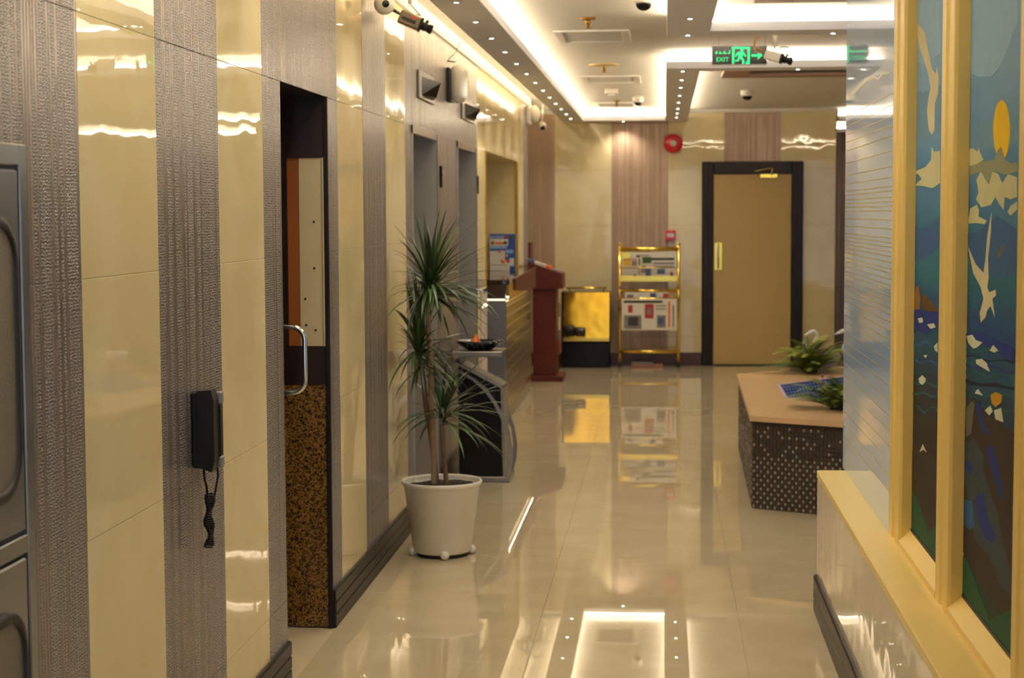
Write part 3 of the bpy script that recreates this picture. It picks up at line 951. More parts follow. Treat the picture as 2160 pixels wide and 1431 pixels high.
# plain blue glass bay with gold lines at the far end of the screen
gy0, gy1 = posts[0][1] - .005, at(1780, 700, X=GX).y
gp = MB().cbox(GX, GX + .012, gy0, gy1, LZ + .0005, ZT, .001).build('blue_pane', GLASS_BLUE, sc, 'glossy pale blue glass pane crossed by gold lines')
zs = [2.03, 1.99, 1.955, 1.925, 1.89, 1.84, 1.79, 1.755, 1.725, 1.71, 1.69, 1.675, 1.66, 1.645, 1.615, 1.585, 1.555, 1.54, 1.525, 1.51, 1.495, 1.475, 1.455, 1.44, 1.42, 1.40, 1.385, 1.365, 1.345, 1.325, 1.305, 1.28, 1.25, 1.22, 1.19, 1.15, 1.11, 1.07, 1.02, .97, .92, .87, .82, .77, .72]
for z in zs:
    MB().box(GX - .0007, GX, gy0 + .01, gy1 - .012, z - .0011, z + .0011).build('gold_line', GOLDLINE, gp)
q = []
for (x, y) in ((1787, 205), (1800, 190), (1812, 178), (1826, 165), (1838, 160), (1846, 158), (1852, 164), (1862, 152), (1876, 150), (1876, 156), (1862, 158), (1853, 170), (1844, 165), (1830, 171), (1815, 185), (1800, 200)):
    p = at(x, y, X=GX - .0009); q.append((p.y, p.z))
MB().prism(q, 'x', GX - .0009, GX).build('etched_cloud', GLASS_WHITE, gp)

# ================================================================== THINGS ON THE LEFT WALL
# ---- steel cabinet at the left edge
CXF = WX + .014
y1c = at(62, 560, X=CXF).y; ztop = at(62, 306, X=CXF).z
y0c = y1c - .95; zbot = .12
cb = thing('steel_cabinet', (WX, (y0c + y1c) / 2, zbot), 'stainless steel wall cabinet with two doors and rounded black gaskets', 'cabinet')
fwc = .062
yi = at(46, 560, X=CXF).y
zi = at(45, 350, X=CXF).z
z_m1, z_m0 = at(68, 1122, X=CXF).z, at(72, 1160, X=CXF).z
MB().cbox(WX + .0006, CXF, yi, y1c, zbot, ztop, .003).build('frame_stile', STEEL_PANEL, cb)
MB().cbox(WX + .0006, CXF, y0c, y0c + fwc, zbot, ztop, .003).build('frame_stile', STEEL_PANEL, cb)
MB().cbox(WX + .0006, CXF, y0c + fwc, yi, zi, ztop, .003).build('frame_rail', STEEL_PANEL, cb)
MB().cbox(WX + .0006, CXF, y0c + fwc, yi, z_m0, z_m1, .003).build('frame_rail', STEEL_PANEL, cb)
MB().cbox(WX + .0006, CXF, y0c + fwc, yi, zbot, zbot + .06, .003).build('frame_rail', STEEL_PANEL, cb)
MB().box(WX + .0006, WX + .003, y0c + fwc, yi, zbot + .06, zi).build('backing', RUBBER, cb)


def rrect(y0, y1, z0, z1, r, n=7):
    pts = []
    for (cy, cz, a0) in ((y1 - r, z1 - r, 0), (y0 + r, z1 - r, 90), (y0 + r, z0 + r, 180), (y1 - r, z0 + r, 270)):
        for k in range(n + 1):
            t = math.radians(a0 + 90 * k / n)
            pts.append((cy + r * math.cos(t), cz + r * math.sin(t)))
    return pts


def cab_door(z0, z1, gz0, gz1):
    g = .008
    d = MB().cbox(WX + .003, CXF - .001, y0c + fwc + g, yi - g, z0 + g, z1 - g, .004).build('cabinet_door', STEEL_PANEL, cb)
    gy1 = at(39, 700, X=CXF).y; gy0 = y0c + .14
    o1 = rrect(gy0, gy1, gz0, gz1, .10); i1 = rrect(gy0 + .022, gy1 - .022, gz0 + .022, gz1 - .022, .08)
    n = len(o1); m = MB(); f = []
    x0, x1 = CXF - .002, CXF + .007
    vs = [(x0, a, b) for a, b in o1] + [(x1, a + (.006 if a < (gy0 + gy1) / 2 else -.006), b) for a, b in o1] + [(x1, a, b) for a, b in i1] + [(x0, a, b) for a, b in i1]
    for k in range(n):
        k2 = (k + 1) % n
        for q in range(3): f.append((q * n + k, q * n + k2, (q + 1) * n + k2, (q + 1) * n + k))
    m.add(vs, f, 0, True).build('gasket', RUBBER, d)
    MB().prism(i1, 'x', CXF - .002, CXF + .001).build('mesh_panel', MESH_GREY, d)


cab_door(z_m1, zi, at(38, 1048, X=CXF).z, at(20, 455, X=CXF).z)
cab_door(zbot + .06, z_m0, zbot + .14, at(30, 1285, X=CXF).z)

# ---- intercom handset with coiled cord
yp = LY(402, 900)
zt_, zb2 = at(400, 832, X=WX + .03).z, at(415, 1003, X=WX + .03).z
ph = thing('wall_phone', (WX, yp + .05, zb2), 'black wall phone with a hanging coiled cord on the beaded column', 'phone')
MB().cbox(WX + .0006, WX + .02, yp + .005, yp + .095, zb2 + .01, zt_ - .008, .004).build('wall_cradle', BLACK, ph)
hs = MB()
hs.prism([(WX + .018, zb2 + .012), (WX + .058, zb2), (WX + .066, zb2 + .03), (WX + .066, zt_ - .03), (WX + .058, zt_), (WX + .018, zt_ - .004)], 'y', yp, yp + .055)
hs.build('handset', BLACK, ph)
MB().cbox(WX + .02, WX + .072, yp + .055, yp + .09, zt_ - .045, zt_ - .012, .003).build('end_cap', GREY_PLASTIC, ph)
MB().cbox(WX + .02, WX + .072, yp + .055, yp + .09, zb2 + .006, zb2 + .036, .003).build('end_cap', GREY_PLASTIC, ph)
MB().cbox(WX + .02, WX + .070, yp + .055, yp + .088, zb2 + .036, zt_ - .045, .003).build('front_strip', BLACK, ph)
cord = []
e0, e1 = Vector((WX + .03, yp + .02, zb2 + .004)), Vector((WX + .055, yp + .07, zb2 + .01))
b0 = Vector((WX + .036, yp + .03, zb2 - .066))
MB().tube([e0, e0 + Vector((.002, 0, -.03)), b0 + Vector((0, -.004, .02)), b0], .0032, 8).build('cord_lead', BLACK, ph)
MB().tube([e1, e1 + Vector((.002, .0, -.03)), b0 + Vector((.016, .012, -.012)), b0 + Vector((.004, .004, -.03))], .0032, 8).build('cord_lead', BLACK, ph)
for k in range(0, 26 * 10):
    t = k / 10.0
    r = .0105 + .004 * math.sin(t * .55)
    cord.append((b0.x + .004 + r * math.cos(2 * math.pi * t) + .003 * math.sin(t * .4), b0.y + .004 + r * math.sin(2 * math.pi * t), b0.z - .0058 * t))
MB().tube(cord, .0026, 6).build('coiled_cord', BLACK, ph)


# ---- lift arrival lanterns: wedge on a square plate
def lantern(x0, x1, y0, y1, label):
    a, b = LY(x0, (y0 + y1) / 2), LY(x1, (y0 + y1) / 2)
    zt2, zb3 = at(x0, y0, X=WX).z, at(x0, y1 - 8, X=WX).z
    r = thing('lift_lantern', (WX, (a + b) / 2, zb3), label, 'lantern', 'wedge lanterns above the lift doorways')
    MB().cbox(WX + .0008, WX + .012, a, b, zb3, zt2, .003).build('back_plate', STEEL, r)
    h = zt2 - zb3; w = b - a
    m = MB()
    za, zb4 = zb3 + .14 * h, zt2 - .2 * h
    ya, yb = a + .16 * w, b - .12 * w
    vs = [(WX + .012, ya, za), (WX + .012, ya, zb4), (WX + .012, yb, zb4), (WX + .012, yb, za), (WX + .085, (ya + yb) / 2, zb4 - .02), (WX + .060, (ya + yb) / 2, za)]
    m.add(vs, [(0, 5, 4, 1), (5, 3, 2, 4), (1, 4, 2), (0, 3, 5), (0, 1, 2, 3)])
    m.build('wedge_lens', BLACK_GLOSS, r)


lantern(880, 913, 146, 214, 'dark wedge lift lantern on a plate left of the white emergency lamp')
lantern(972, 999, 207, 258, 'dark wedge lift lantern on a plate right of the white emergency lamp')

# ---- call button strips beside the lifts
for (x, y0, y1, lb) in ((929, 350, 396, 'thin dark call strip beside the lift nearer the plant'), (1006, 371, 409, 'thin dark call strip beside the lift nearer the counter')):
    a = LY(x, 370)
    r = thing('call_button', (WX, a, at(x, y1, X=WX).z), lb, 'call button', 'lift call strips')
    MB().cbox(WX + .0008, WX + .012, a - .03, a + .03, at(x, y1, X=WX).z, at(x, y0, X=WX).z, .003).build('plate', BLACK_GLOSS, r)
    zc = at(x, (y0 + y1) / 2, X=WX).z
    MB().lathe([(0.0, 0), (.014, 0), (.012, .006), (0, .006)], (WX + .012, a, zc + .02), 12, axis=(1, 0, 0)).build('button', STEEL, r)

# ---- emergency lamp above the lifts
ya = LY(941, 170)
zc0, zc1 = at(958, 214, X=WX + .06).z, at(958, 132, X=WX + .06).z
em = thing('emergency_lamp', (WX, ya + .12, zc0), 'white capsule emergency lamp with a dangling wire above the lifts', 'lamp')
MB().cbox(WX + .0008, WX + .02, ya + .0, ya + .22, zc0 + .01, zc1 - .02, .004).build('back_plate', BLACK, em)
prof = []
rr_, hh = .055, zc1 - zc0
for k in range(9): prof.append((rr_ * math.sin(math.pi / 2 * k / 8), .055 * (1 - math.cos(math.pi / 2 * k / 8))))
prof2 = [(r, hh - h) for (r, h) in reversed(prof)]
MB().lathe(prof + prof2, (WX + .064, ya + .09, zc0), 24).build('diffuser', WHITE_PLASTIC, em)
w0 = at(943, 132, X=WX + .06); w1 = at(962, 110, X=WX + .1); w2 = at(973, 85, X=WX + .13)
MB().tube([w0, w0 + Vector((.01, 0, .02)), w1, w2], .0026, 6).build('wire', WIRE, em)
w3 = at(960, 131, X=WX + .1)
MB().tube([w0 + Vector((0, 0, .01)), (w0 + w3) / 2 + Vector((0, 0, .004)), w3], .004, 6).build('wire', BLACK, em)

# ---- second emergency lamp near the recess
p = at(1122, 241, X=WX + .05)
e2 = thing('emergency_lamp', (WX, p.y, p.z - .1), 'small white emergency lamp at the far end of the left wall', 'lamp')
MB().cbox(WX + .0008, WX + .04, p.y - .1, p.y + .1, p.z - .10, p.z + .10, .006).build('back_plate', WHITE_PLASTIC, e2)
MB().ball((WX + .07, p.y, p.z), .085, 20, 12, s=(.7, 1, 1)).build('diffuser', WHITE_PLASTIC, e2)

# ================================================================== CAMERAS, SIGN, CEILING FITTINGS
def orient(o, d):
    o.rotation_euler = Vector(d).to_track_quat('Y', 'Z').to_euler()


def box_camera(loc, d, label, body_mat, size, pole_to, lens_mat=BLACK):
    """body along local +Y; pole goes up to the ceiling"""
    L, W, Hh = size
    r = thing('box_camera', loc, label, 'security camera')
    def part(mb, nm, mt):
        o = bpy.data.objects.new(nm, mb.mesh(nm, mt)); COL.objects.link(o); o.parent = r
        orient(o, d); return o
    b = part(MB().cbox(-W / 2, W / 2, -L / 2, L / 2, -Hh / 2, Hh / 2, .006), 'body', body_mat)
    part(MB().cbox(-W / 2 - .002, W / 2 + .002, L / 2 - .004, L / 2 + .01, -Hh / 2 - .002, Hh / 2 + .002, .004), 'front_collar', lens_mat)
    part(MB().lathe([(0, L / 2), (.018, L / 2), (.021, L / 2 + .018), (.021, L / 2 + .03), (.017, L / 2 + .032), (.022, L / 2 + .05), (.022, L / 2 + .062), (.016, L / 2 + .064), (0, L / 2 + .058)], (0, 0, 0), 20, axis=(0, 1, 0)), 'lens', lens_mat)
    part(MB().cbox(-.004, .004, L / 2 + .02, L / 2 + .034, .018, .034, .002), 'focus_screw', lens_mat)
    return r, part


# left: dark box camera under the left band
pc = at(864, 43, X=-1.2)
dirv = at(905, 70, Y=pc.y + .03) - at(836, 40, Y=pc.y)
r, part = box_camera(pc, dirv, 'dark olive box camera with black lens high on the left wall', CAM_BROWN, (.105, .056, .062), None)
part(MB().cbox(.0, .0295, -.04, .03, -.012, .004, .001), 'side_slot', BLACK)
part(MB().cbox(.0, .0290, -.0, .03, .010, .022, .001), 'red_mark', INKRED)
pt = at(884, 2, X=-1.2)
MB().tube([(pt.x, pc.y + .02, ZC), (pt.x, pc.y + .02, at(884, 24, X=-1.2).z)], .011, 10).build('pole', WHITE_PLASTIC, r)
MB().tube([(pt.x, pc.y + .02, at(884, 24, X=-1.2).z), at(888, 34, X=-1.19), pc + Vector((.03, .02, .03))], .0025, 6).build('wire', BLACK, r)
MB().tube([at(826, 19, X=-1.23), at(842, 28, X=-1.21)], .008, 8).build('rear_plug', BLACK, r)

# white dome camera left of it
pd = at(811, 9, X=-1.24)
dm = thing('dome_camera', (pd.x, pd.y, pd.z - .045), 'white ball camera beside the dark box camera on the left', 'security camera')
MB().ball(pd, .047, 24, 14, s=(1, 1, 1)).build('housing', WHITE_PLASTIC, dm)
dv = (Vector((0, 0, EYE)) - pd).normalized()
MB().lathe([(0.016, .040), (.016, .0485), (.012, .050), (0, .050)], pd, 18, axis=tuple((dv + Vector((.12, 0, .05))).normalized())).build('lens', BLACK_GLOSS, dm)
MB().tube([(pd.x, pd.y, pd.z + .04), (pd.x, pd.y, ZC)], .016, 12).build('stem', WHITE_PLASTIC, dm)


def dome(x, y, label, Zt=ZC, r=.06):
    p = at(x, y, Z=Zt)
    d = thing('dome_camera', (p.x, p.y, Zt - r * 1.6), label, 'security camera')
    MB().lathe([(0, 0), (r * .95, 0), (r, -.012), (r * .96, -.045), (r * .8, -.055)], (p.x, p.y, Zt), 24).build('base', WHITE_PLASTIC, d)
    pf = [(r * .78, -.05)]
    for k in range(1, 8):
        t = k / 7 * math.pi / 2
        pf.append((r * .78 * math.cos(t) if k < 7 else 0, -.05 - r * .75 * math.sin(t)))
    MB().lathe(pf, (p.x, p.y, Zt), 24).build('bubble', BLACK_GLOSS, d)
    MB().cbox(p.x - .012, p.x + .012, p.y - r - .001, p.y - r + .004, Zt - .036, Zt - .028, .001).build('mark', INKRED, d)
    return d


dome(1358, -16, 'white dome camera with black bubble nearest on the main ceiling', r=.055)
dome(1346, 204, 'small white dome camera near the far end of the coffer', r=.05)
dome(1576, 190, 'white dome camera on the ceiling above the tan door', r=.06)

# hanging camera in the far left corner
pk = at(1143, 266, Y=17.6)
hc = thing('hanging_camera', (pk.x, pk.y, pk.z - .05), 'small white camera hanging on a rod in the far left corner', 'security camera')
MB().tube([(pk.x, pk.y, ZC), (pk.x, pk.y, pk.z + .04)], .014, 10).build('rod', WHITE_PLASTIC, hc)
MB().ball((pk.x, pk.y, pk.z), .046, 18, 12).build('housing', WHITE_PLASTIC, hc)
MB().ball((pk.x + .012, pk.y - .026, pk.z - .018), .027, 14, 10).build('lens', BLACK_GLOSS, hc)

# exit sign
YS = 10.45
s0, s1 = at(1501, 96, Y=YS), at(1618, 137, Y=YS)
sg = thing('exit_sign', ((s0.x + s1.x) / 2, YS, s1.z), 'black exit sign with green running figure and arrow hung from the ceiling', 'sign')
MB().cbox(s0.x, s1.x, YS, YS + .022, s1.z, s0.z, .003).build('case', WHITE_PLASTIC, sg)
fr = .006
face = MB().box(s0.x + fr, s1.x - fr * .4, YS - .0015, YS, s1.z + fr, s0.z - fr).build('face', SIGN_BLACK, sg)
for x in (1516, 1614):
    p = at(x, 96, Y=YS + .01)
    MB().tube([(p.x, YS + .01, s0.z), (p.x, YS + .01, ZC)], .0012, 5).build('wire', WIRE, sg)


def sp(x, y): return at(1480 + x / 5.143, y / 5.143, Y=YS - .002)


def sshape(nm, pts, mt=SIGN_GREEN, parent=face):
    q = [(sp(x, y).x, sp(x, y).z) for x, y in pts]
    MB().prism(q, 'y', YS - .0026, YS - .0014).build(nm, mt, parent)


sshape('door_symbol', [(330, 508), (523, 508), (523, 695), (497, 695), (497, 530), (356, 530), (356, 600), (352, 695), (330, 695)])
q = [(438 + 17 * math.cos(t * math.pi / 8), 541 + 17 * math.sin(t * math.pi / 8)) for t in range(16)]
sshape('figure_head', q)
sshape('figure_body', [(392, 566), (440, 556), (462, 572), (486, 610), (474, 618), (452, 592), (440, 618), (462, 650), (462, 694), (436, 694), (442, 660), (414, 632), (404, 664), (362, 668), (362, 652), (390, 648), (402, 598), (388, 596), (374, 622), (362, 614), (376, 578)])
sshape('figure_leg', [(480, 668), (497, 668), (497, 695), (474, 695)])
sshape('arrow', [(540, 590), (610, 590), (604, 560), (650, 586), (660, 602), (606, 648), (612, 614), (540, 614)])
for q in ([(150, 570), (160, 556), (172, 556), (172, 564), (162, 566), (162, 574), (176, 574), (176, 584), (146, 584)], [(188, 584), (194, 560), (204, 560), (208, 574), (222, 574), (222, 584)], [(232, 584), (244, 552), (252, 552), (250, 576), (272, 574), (272, 584)], [(282, 584), (282, 574), (300, 572), (300, 546), (310, 546), (310, 584)]):
    sshape('script_stroke', q)
tm = text_mesh('EXIT', .034)
tm.materials.append(SIGN_GREEN)
c = sp(226, 648)
o = inst('letters', tm, face, Vector((c.x, YS - .002, c.z)) - world_off(face), (math.pi / 2, 0, 0), (1.08, 1.05, 1))

# bullet camera beside the exit sign
YB = 9.95
pb = at(1631, 119, Y=YB)
dirv = at(1664, 127, Y=YB - .03) - at(1606, 111, Y=YB)
r, part = box_camera(pb, dirv, 'white box camera with black lens beside the exit sign', WHITE_PLASTIC, (.095, .052, .054), None)
pp = at(1635, 98, Y=YB)
MB().tube([(pp.x, YB, ZC), (pp.x, YB, pp.z)], .015, 10).build('pole', WHITE_PLASTIC, r)
MB().tube([(pp.x, YB, pp.z), pb + Vector((0, 0, .02))], .005, 6).build('bracket', WHITE_METAL, r)
MB().tube([at(1600, 76, Y=YB), at(1593, 84, Y=YB), at(1591, 96, Y=YB), at(1597, 102, Y=YB), at(1612, 107, Y=YB)], .006, 8).build('cable', CABLE_Y, r)
MB().tube([at(1593, 97, Y=YB), at(1594, 110, Y=YB), at(1606, 112, Y=YB)], .005, 8).build('cable', CABLE_Y, r)
MB().tube([at(1643, 103, Y=YB), at(1650, 99, Y=YB), at(1664, 100, Y=YB), at(1662, 103, Y=YB)], .003, 6).build('wire_loop', BLACK, r)


# air vents
def vent(x0, x1, yn, yf, label):
    a = at(x0, yn, Z=ZC); b = at(x1, yn, Z=ZC); c = at(x1, yf, Z=ZC)
    X0, X1, Y0, Y1 = a.x, b.x, a.y, c.y
    v = thing('air_vent', ((X0 + X1) / 2, (Y0 + Y1) / 2, ZC - .012), label, 'vent', 'air vents in the coffer ceiling')
    w = .05
    MB().cbox(X0, X1, Y0, Y0 + w, ZC - .012, ZC, .002).build('frame_bar', WHITE_METAL, v)
    MB().cbox(X0, X1, Y1 - w, Y1, ZC - .012, ZC, .002).build('frame_bar', WHITE_METAL, v)
    MB().cbox(X0, X0 + w, Y0 + w, Y1 - w, ZC - .012, ZC, .002).build('frame_bar', WHITE_METAL, v)
    MB().cbox(X1 - w, X1, Y0 + w, Y1 - w, ZC - .012, ZC, .002).build('frame_bar', WHITE_METAL, v)
    MB().box(X0 + w, X1 - w, Y0 + w, Y1 - w, ZC - .001, ZC).build('backing', GRILLE_DARK, v)
    n = 9
    for k in range(n):
        y = Y0 + w + (Y1 - Y0 - 2 * w) * (k + .5) / n
        MB().prism([(y - .007, ZC - .004), (y - .005, ZC - .005), (y + .007, ZC - .008), (y + .005, ZC - .007)], 'x', X0 + w, X1 - w).build('louvre', WHITE_METAL, v)


vent(1166, 1328, 64, 86, 'white air vent on the coffer ceiling nearest the camera')
vent(1222, 1350, 160, 173, 'white air vent on the coffer ceiling, middle of the three')
vent(1250, 1345, 216, 224, 'white air vent on the coffer ceiling nearest the far wall')


def sprinkler(x, y, rp, label):
    p = at(x, y, Z=ZC)
    s = thing('sprinkler', (p.x, p.y, ZC - .06), label, 'sprinkler', 'sprinklers on the coffer ceiling')
    MB().lathe([(0, 0), (rp, 0), (rp * .96, -.008), (rp * .4, -.012), (0, -.012)], (p.x, p.y, ZC), 24).build('escutcheon', BRASS_DARK if rp < .08 else BEIGE_METAL, s)
    MB().lathe([(.016, -.012), (.016, -.026), (.011, -.03), (.011, -.048), (.006, -.052), (.006, -.056)], (p.x, p.y, ZC), 14).build('head', BRASS_DARK, s)
    MB().lathe([(0, -.056), (.02, -.056), (.02, -.059), (0, -.059)], (p.x, p.y, ZC), 14).build('deflector', BRASS_DARK, s)


sprinkler(1240, 38, .045, 'small brass sprinkler nearest the camera on the coffer ceiling')
sprinkler(1274, 136, .115, 'brass sprinkler with a wide disc plate on the coffer ceiling')
sprinkler(1301, 212, .04, 'small brass sprinkler near the far end of the coffer')
p = at(1290, 188, Z=ZC)
sd = thing('smoke_detector', (p.x, p.y, ZC - .06), 'square white smoke detector on the coffer ceiling', 'detector')
MB().cbox(p.x - .055, p.x + .055, p.y - .055, p.y + .055, ZC - .042, ZC, .006).build('housing', WHITE_PLASTIC, sd)
MB().lathe([(.03, -.042), (.026, -.06), (0, -.062)], (p.x, p.y, ZC), 16).build('sensor', WHITE_METAL, sd)


# ---- downlights
def downlight(x, y, label, grp):
    d = thing('downlight', (x, y, ZB - .004), label, 'downlight', grp)
    MB().lathe([(.014, .0), (.024, 0), (.024, -.003), (.016, -.005)], (x, y, ZB), 18).build('ring', WHITE_METAL, d)
    MB().lathe([(0, -.0005), (.0155, -.0005), (.0155, -.0042), (.008, -.0058), (0, -.0062)], (x, y, ZB), 14).build('lens', LENS, d)
    L = bpy.data.lights.new('downlight_beam', 'SPOT')
    L.energy = SPOT_W; L.color = (1.0, 0.90, 0.74); L.spot_size = math.radians(130); L.spot_blend = 0.8; L.shadow_soft_size = 0.02
    lo = bpy.data.objects.new('downlight_beam', L); COL.objects.link(lo); lo.parent = d
    lo.location = (0, 0, -.012)


ly_ = [17.95 - .826 * k for k in range(18)]
for k, y in enumerate(ly_):
    downlight(-.957, y, 'tiny round downlight in the left ceiling band, %s from the far wall' % ORD[k], 'downlights of the left ceiling band')
ry_ = [17.87, 17.15, 16.40, 15.50, 14.58, 13.66, 12.89, 12.10, 9.66, 8.85, 8.02, 7.2, 6.4, 5.6, 4.8]
for k, y in enumerate(ry_):
    downlight(.130, y, 'tiny round downlight in the right ceiling band, %s from the far wall' % ORD[k], 'downlights of the right ceiling band')
downlight(.919, 9.66, 'tiny downlight in the cross band above the exit sign', 'downlights of the cross bands')
downlight(.91, 12.04, 'tiny downlight in the cross band behind the exit sign', 'downlights of the cross bands')
downlight(1.75, 9.66, 'tiny downlight in the cross band above the glass screen', 'downlights of the cross bands')
downlight(1.75, 12.04, 'tiny downlight in the cross band behind the glass screen', 'downlights of the cross bands')
downlight(-.43, 18.55, 'tiny downlight in the short band at the far wall', 'downlights of the cross bands')

# ================================================================== FLOOR THINGS
# ---- dracaena in a white pot
PC = Vector((-1.062, 8.20, 0))
pot = thing('plant_pot', PC, 'white plastic flower pot with small feet on the tiled floor', 'pot')
RB, RT, HT = .140, .192, .365
MB().lathe([(0, .018), (RB - .01, .018), (RB, .028), (RT - .010, HT - .03), (RT - .006, HT - .026), (RT, HT - .02), (RT + .004, HT - .008), (RT, HT), (RT - .008, HT - .002), (RT - .014, HT - .012), (RT - .020, HT - .034), (0, HT - .034)], PC, 40).build('tub', POT_WHITE, pot)
for k in range(4):
    t = math.radians(-78 + 90 * k)
    c = PC + Vector((math.cos(t) * (RB + .002), math.sin(t) * (RB + .002), 0))
    MB().ball((c.x, c.y, .022), .022, 14, 10).build('foot', POT_WHITE, pot)
MB().lathe([(0, 0), (RB - .02, 0), (RB - .02, .018), (0, .018)], PC, 24).build('saucer', RUBBER, pot)

pl = thing('dracaena', (PC.x, PC.y, HT - .034), 'spiky dracaena with thin canes growing in the white pot', 'plant')
m = MB()
vs = [(PC.x, PC.y, HT - .018)]
n = 28
for k in range(n):
    t = 2 * math.pi * k / n
    vs.append((PC.x + (RT - .024) * math.cos(t), PC.y + (RT - .024) * math.sin(t), HT - .028 + random.uniform(-.003, .006)))
m.add(vs, [(0, 1 + k, 1 + (k + 1) % n) for k in range(n)]).build('soil', SOIL, pl)


def px(x, y, dy=0.0): return at(x, y, Y=PC.y + dy)


def smoothpath(pts, n=5):
    pts = [Vector(p) for p in pts]
    out = []
    for i in range(len(pts) - 1):
        p0 = pts[max(0, i - 1)]; p1 = pts[i]; p2 = pts[i + 1]; p3 = pts[min(len(pts) - 1, i + 2)]
        for k in range(n):
            t = k / n
            out.append(.5 * ((2 * p1) + (p2 - p0) * t + (2 * p0 - 5 * p1 + 4 * p2 - p3) * t * t + (3 * p1 - p0 - 3 * p2 + p3) * t ** 3))
    out.append(pts[-1])
    return out


ZS = HT - .03
c1 = smoothpath([Vector((px(916, 1030).x, PC.y, ZS)), px(915, 960), px(910, 850), px(908, 760), px(903, 690), px(902, 664), px(906, 628)])
c2 = smoothpath([Vector((px(921, 1030, .04).x, PC.y + .04, ZS)), px(912, 940, .04), px(899, 860, .03), px(893, 800, .02), px(886, 765, .01)])
c3 = smoothpath([Vector((px(942, 1030, -.03).x, PC.y - .03, ZS)), px(938, 980, -.03), px(934, 930, -.03), px(932, 895, -.03)])
MB().tube(c1, [.0155 - .004 * i / len(c1) for i in range(len(c1))], 10).build('cane', BARK, pl)
MB().tube(c2, [.015 - .004 * i / len(c2) for i in range(len(c2))], 10).build('cane', BARK_D, pl)
MB().tube(c3, [.012 - .002 * i / len(c3) for i in range(len(c3))], 10).build('cane', BARK_D, pl)
MB().ball(px(902, 668), .022, 12, 8, s=(1, 1, .8)).build('cane_knot', BARK, pl)


def leaf_mesh(nm, L, el, droop, w, mt):
    n = 8
    x = z = 0.0
    th = el
    pts = [(0, 0)]
    for k in range(n):
        th -= droop * (k + .5) / (n * n / 2)
        x += math.cos(th) * L / n; z += math.sin(th) * L / n
        pts.append((x, z))
    vs, fs = [], []
    for i, (a, b) in enumerate(pts):
        t = i / n
        ww = w * (.55 + .45 * math.sin(math.pi * min(1, t * 1.6 + .1)) if t < .5 else 1.0 * (1 - ((t - .5) / .5) ** 1.6)) * .5
        ww = max(ww, .0004)
        vs += [(a, -ww, b + ww * .35), (a, 0, b), (a, ww, b + ww * .35)]
    for i in range(n):
        for k in range(2): fs.append((3 * i + k, 3 * i + k + 1, 3 * i + k + 4, 3 * i + k + 3))
    return MB().add(vs, fs, 0, True).mesh(nm, mt)


LEAVES = []
for el, dr in ((84, 10), (74, 25), (62, 30), (50, 35), (38, 30), (26, 35), (12, 40), (0, 45), (-14, 40), (-30, 35)):
    for mt in (LEAF, LEAF_D):
        LEAVES.append((el, leaf_mesh('leaf', .39, math.radians(el), math.radians(dr), .019, mt)))


def rosette(c, n, s, lo, hi, bias=None):
    off = world_off(pl)
    done = 0
    while done < n:
        az = random.uniform(0, 2 * math.pi) if bias is None or random.random() > .5 else random.gauss(bias, .8)
        tgt = lo + (hi - lo) * random.random()
        el, me = min(LEAVES, key=lambda e: abs(e[0] - tgt) + random.uniform(0, 9))
        q = s * random.uniform(.68, 1.12)
        h = random.uniform(-.035, .05)
        tip = max(v.co.x for v in me.vertices) * q
        if c.x + math.cos(az) * tip < WX + .02: 
            if random.random() < .6: continue
            q *= max(.3, (c.x - WX - .03) / (-math.cos(az) * tip))
        done += 1
        inst('leaf', me, pl, c + Vector((0, 0, h)) - off, (random.uniform(-.12, .12), 0, az), (q, q * random.uniform(.8, 1.25), q))


rosette(px(906, 614), 112, 1.0, -28, 84)
rosette(px(906, 622), 22, .95, -10, 40, 0.0)
rosette(px(884, 742), 72, .93, -30, 88, 3.0)
rosette(px(933, 880), 52, .92, -18, 78, 0.0)
rosette(px(886, 772), 22, .72, -30, 30)

# ---- ashtray bin
YA = 10.47
bn = thing('litter_bin', (at(1015, 1012, Y=YA).x, YA + .15, 0), 'black litter bin with steel trim and curved strap by the lifts', 'bin')


def bp(x, y): q_ = at(x, y, Y=YA); return (q_.x, q_.z)


DB = .30
MB().prism([bp(969, 1006), bp(1061, 1006), bp(1055, 822), bp(966, 772)], 'y', YA, YA + DB).build('body', BLACK_GLOSS, bn)
bx0, bx1 = bp(966, 1010)[0], bp(1076, 1010)[0]
MB().cbox(bx0, bx1, YA - .012, YA + DB + .012, 0, .032, .003).build('base_plate', STEEL, bn)
a_, b_ = bp(958, 766), bp(1056, 820)
MB().prism([a_, (b_[0] + .002, b_[1]), (b_[0] + .002, b_[1] - .03), (b_[0] + .013, b_[1] - .03), (b_[0] + .013, b_[1] + .012), (a_[0], a_[1] + .010)], 'y', YA - .004, YA + .008).build('edge_trim', STEEL, bn)
MB().prism([(b_[0], b_[1] - .004), (b_[0] + .02, b_[1] + .008), (bp(1064, 1006)[0] + .004, .032), (bp(1061, 1006)[0], .032)], 'y', YA + .002, YA + DB).build('front_trim', STEEL, bn)
MB().prism([(a_[0], a_[1] + .002), (a_[0], a_[1] + .012), (b_[0] + .01, b_[1] + .014), (b_[0] + .01, b_[1] + .004)], 'y', YA + .03, YA + DB).build('sloping_lid', BLACK, bn)
arc_in, arc_out = [], []
for (xo, yo, xi_, yi_) in ((948, 772, 949, 778), (972, 782, 971, 790), (1000, 797, 996, 805), (1026, 818, 1019, 826), (1048, 848, 1038, 853), (1064, 880, 1053, 884), (1076, 915, 1064, 917), (1082, 950, 1068, 950), (1081, 980, 1066, 980), (1074, 1006, 1061, 1006)):
    arc_out.append(bp(xo, yo)); arc_in.append(bp(xo + (xi_ - xo) * .62, yo + (yi_ - yo) * .62))
MB().prism(arc_out + arc_in[::-1], 'y', YA - .03, YA - .004).build('curved_strap', STEEL, bn)
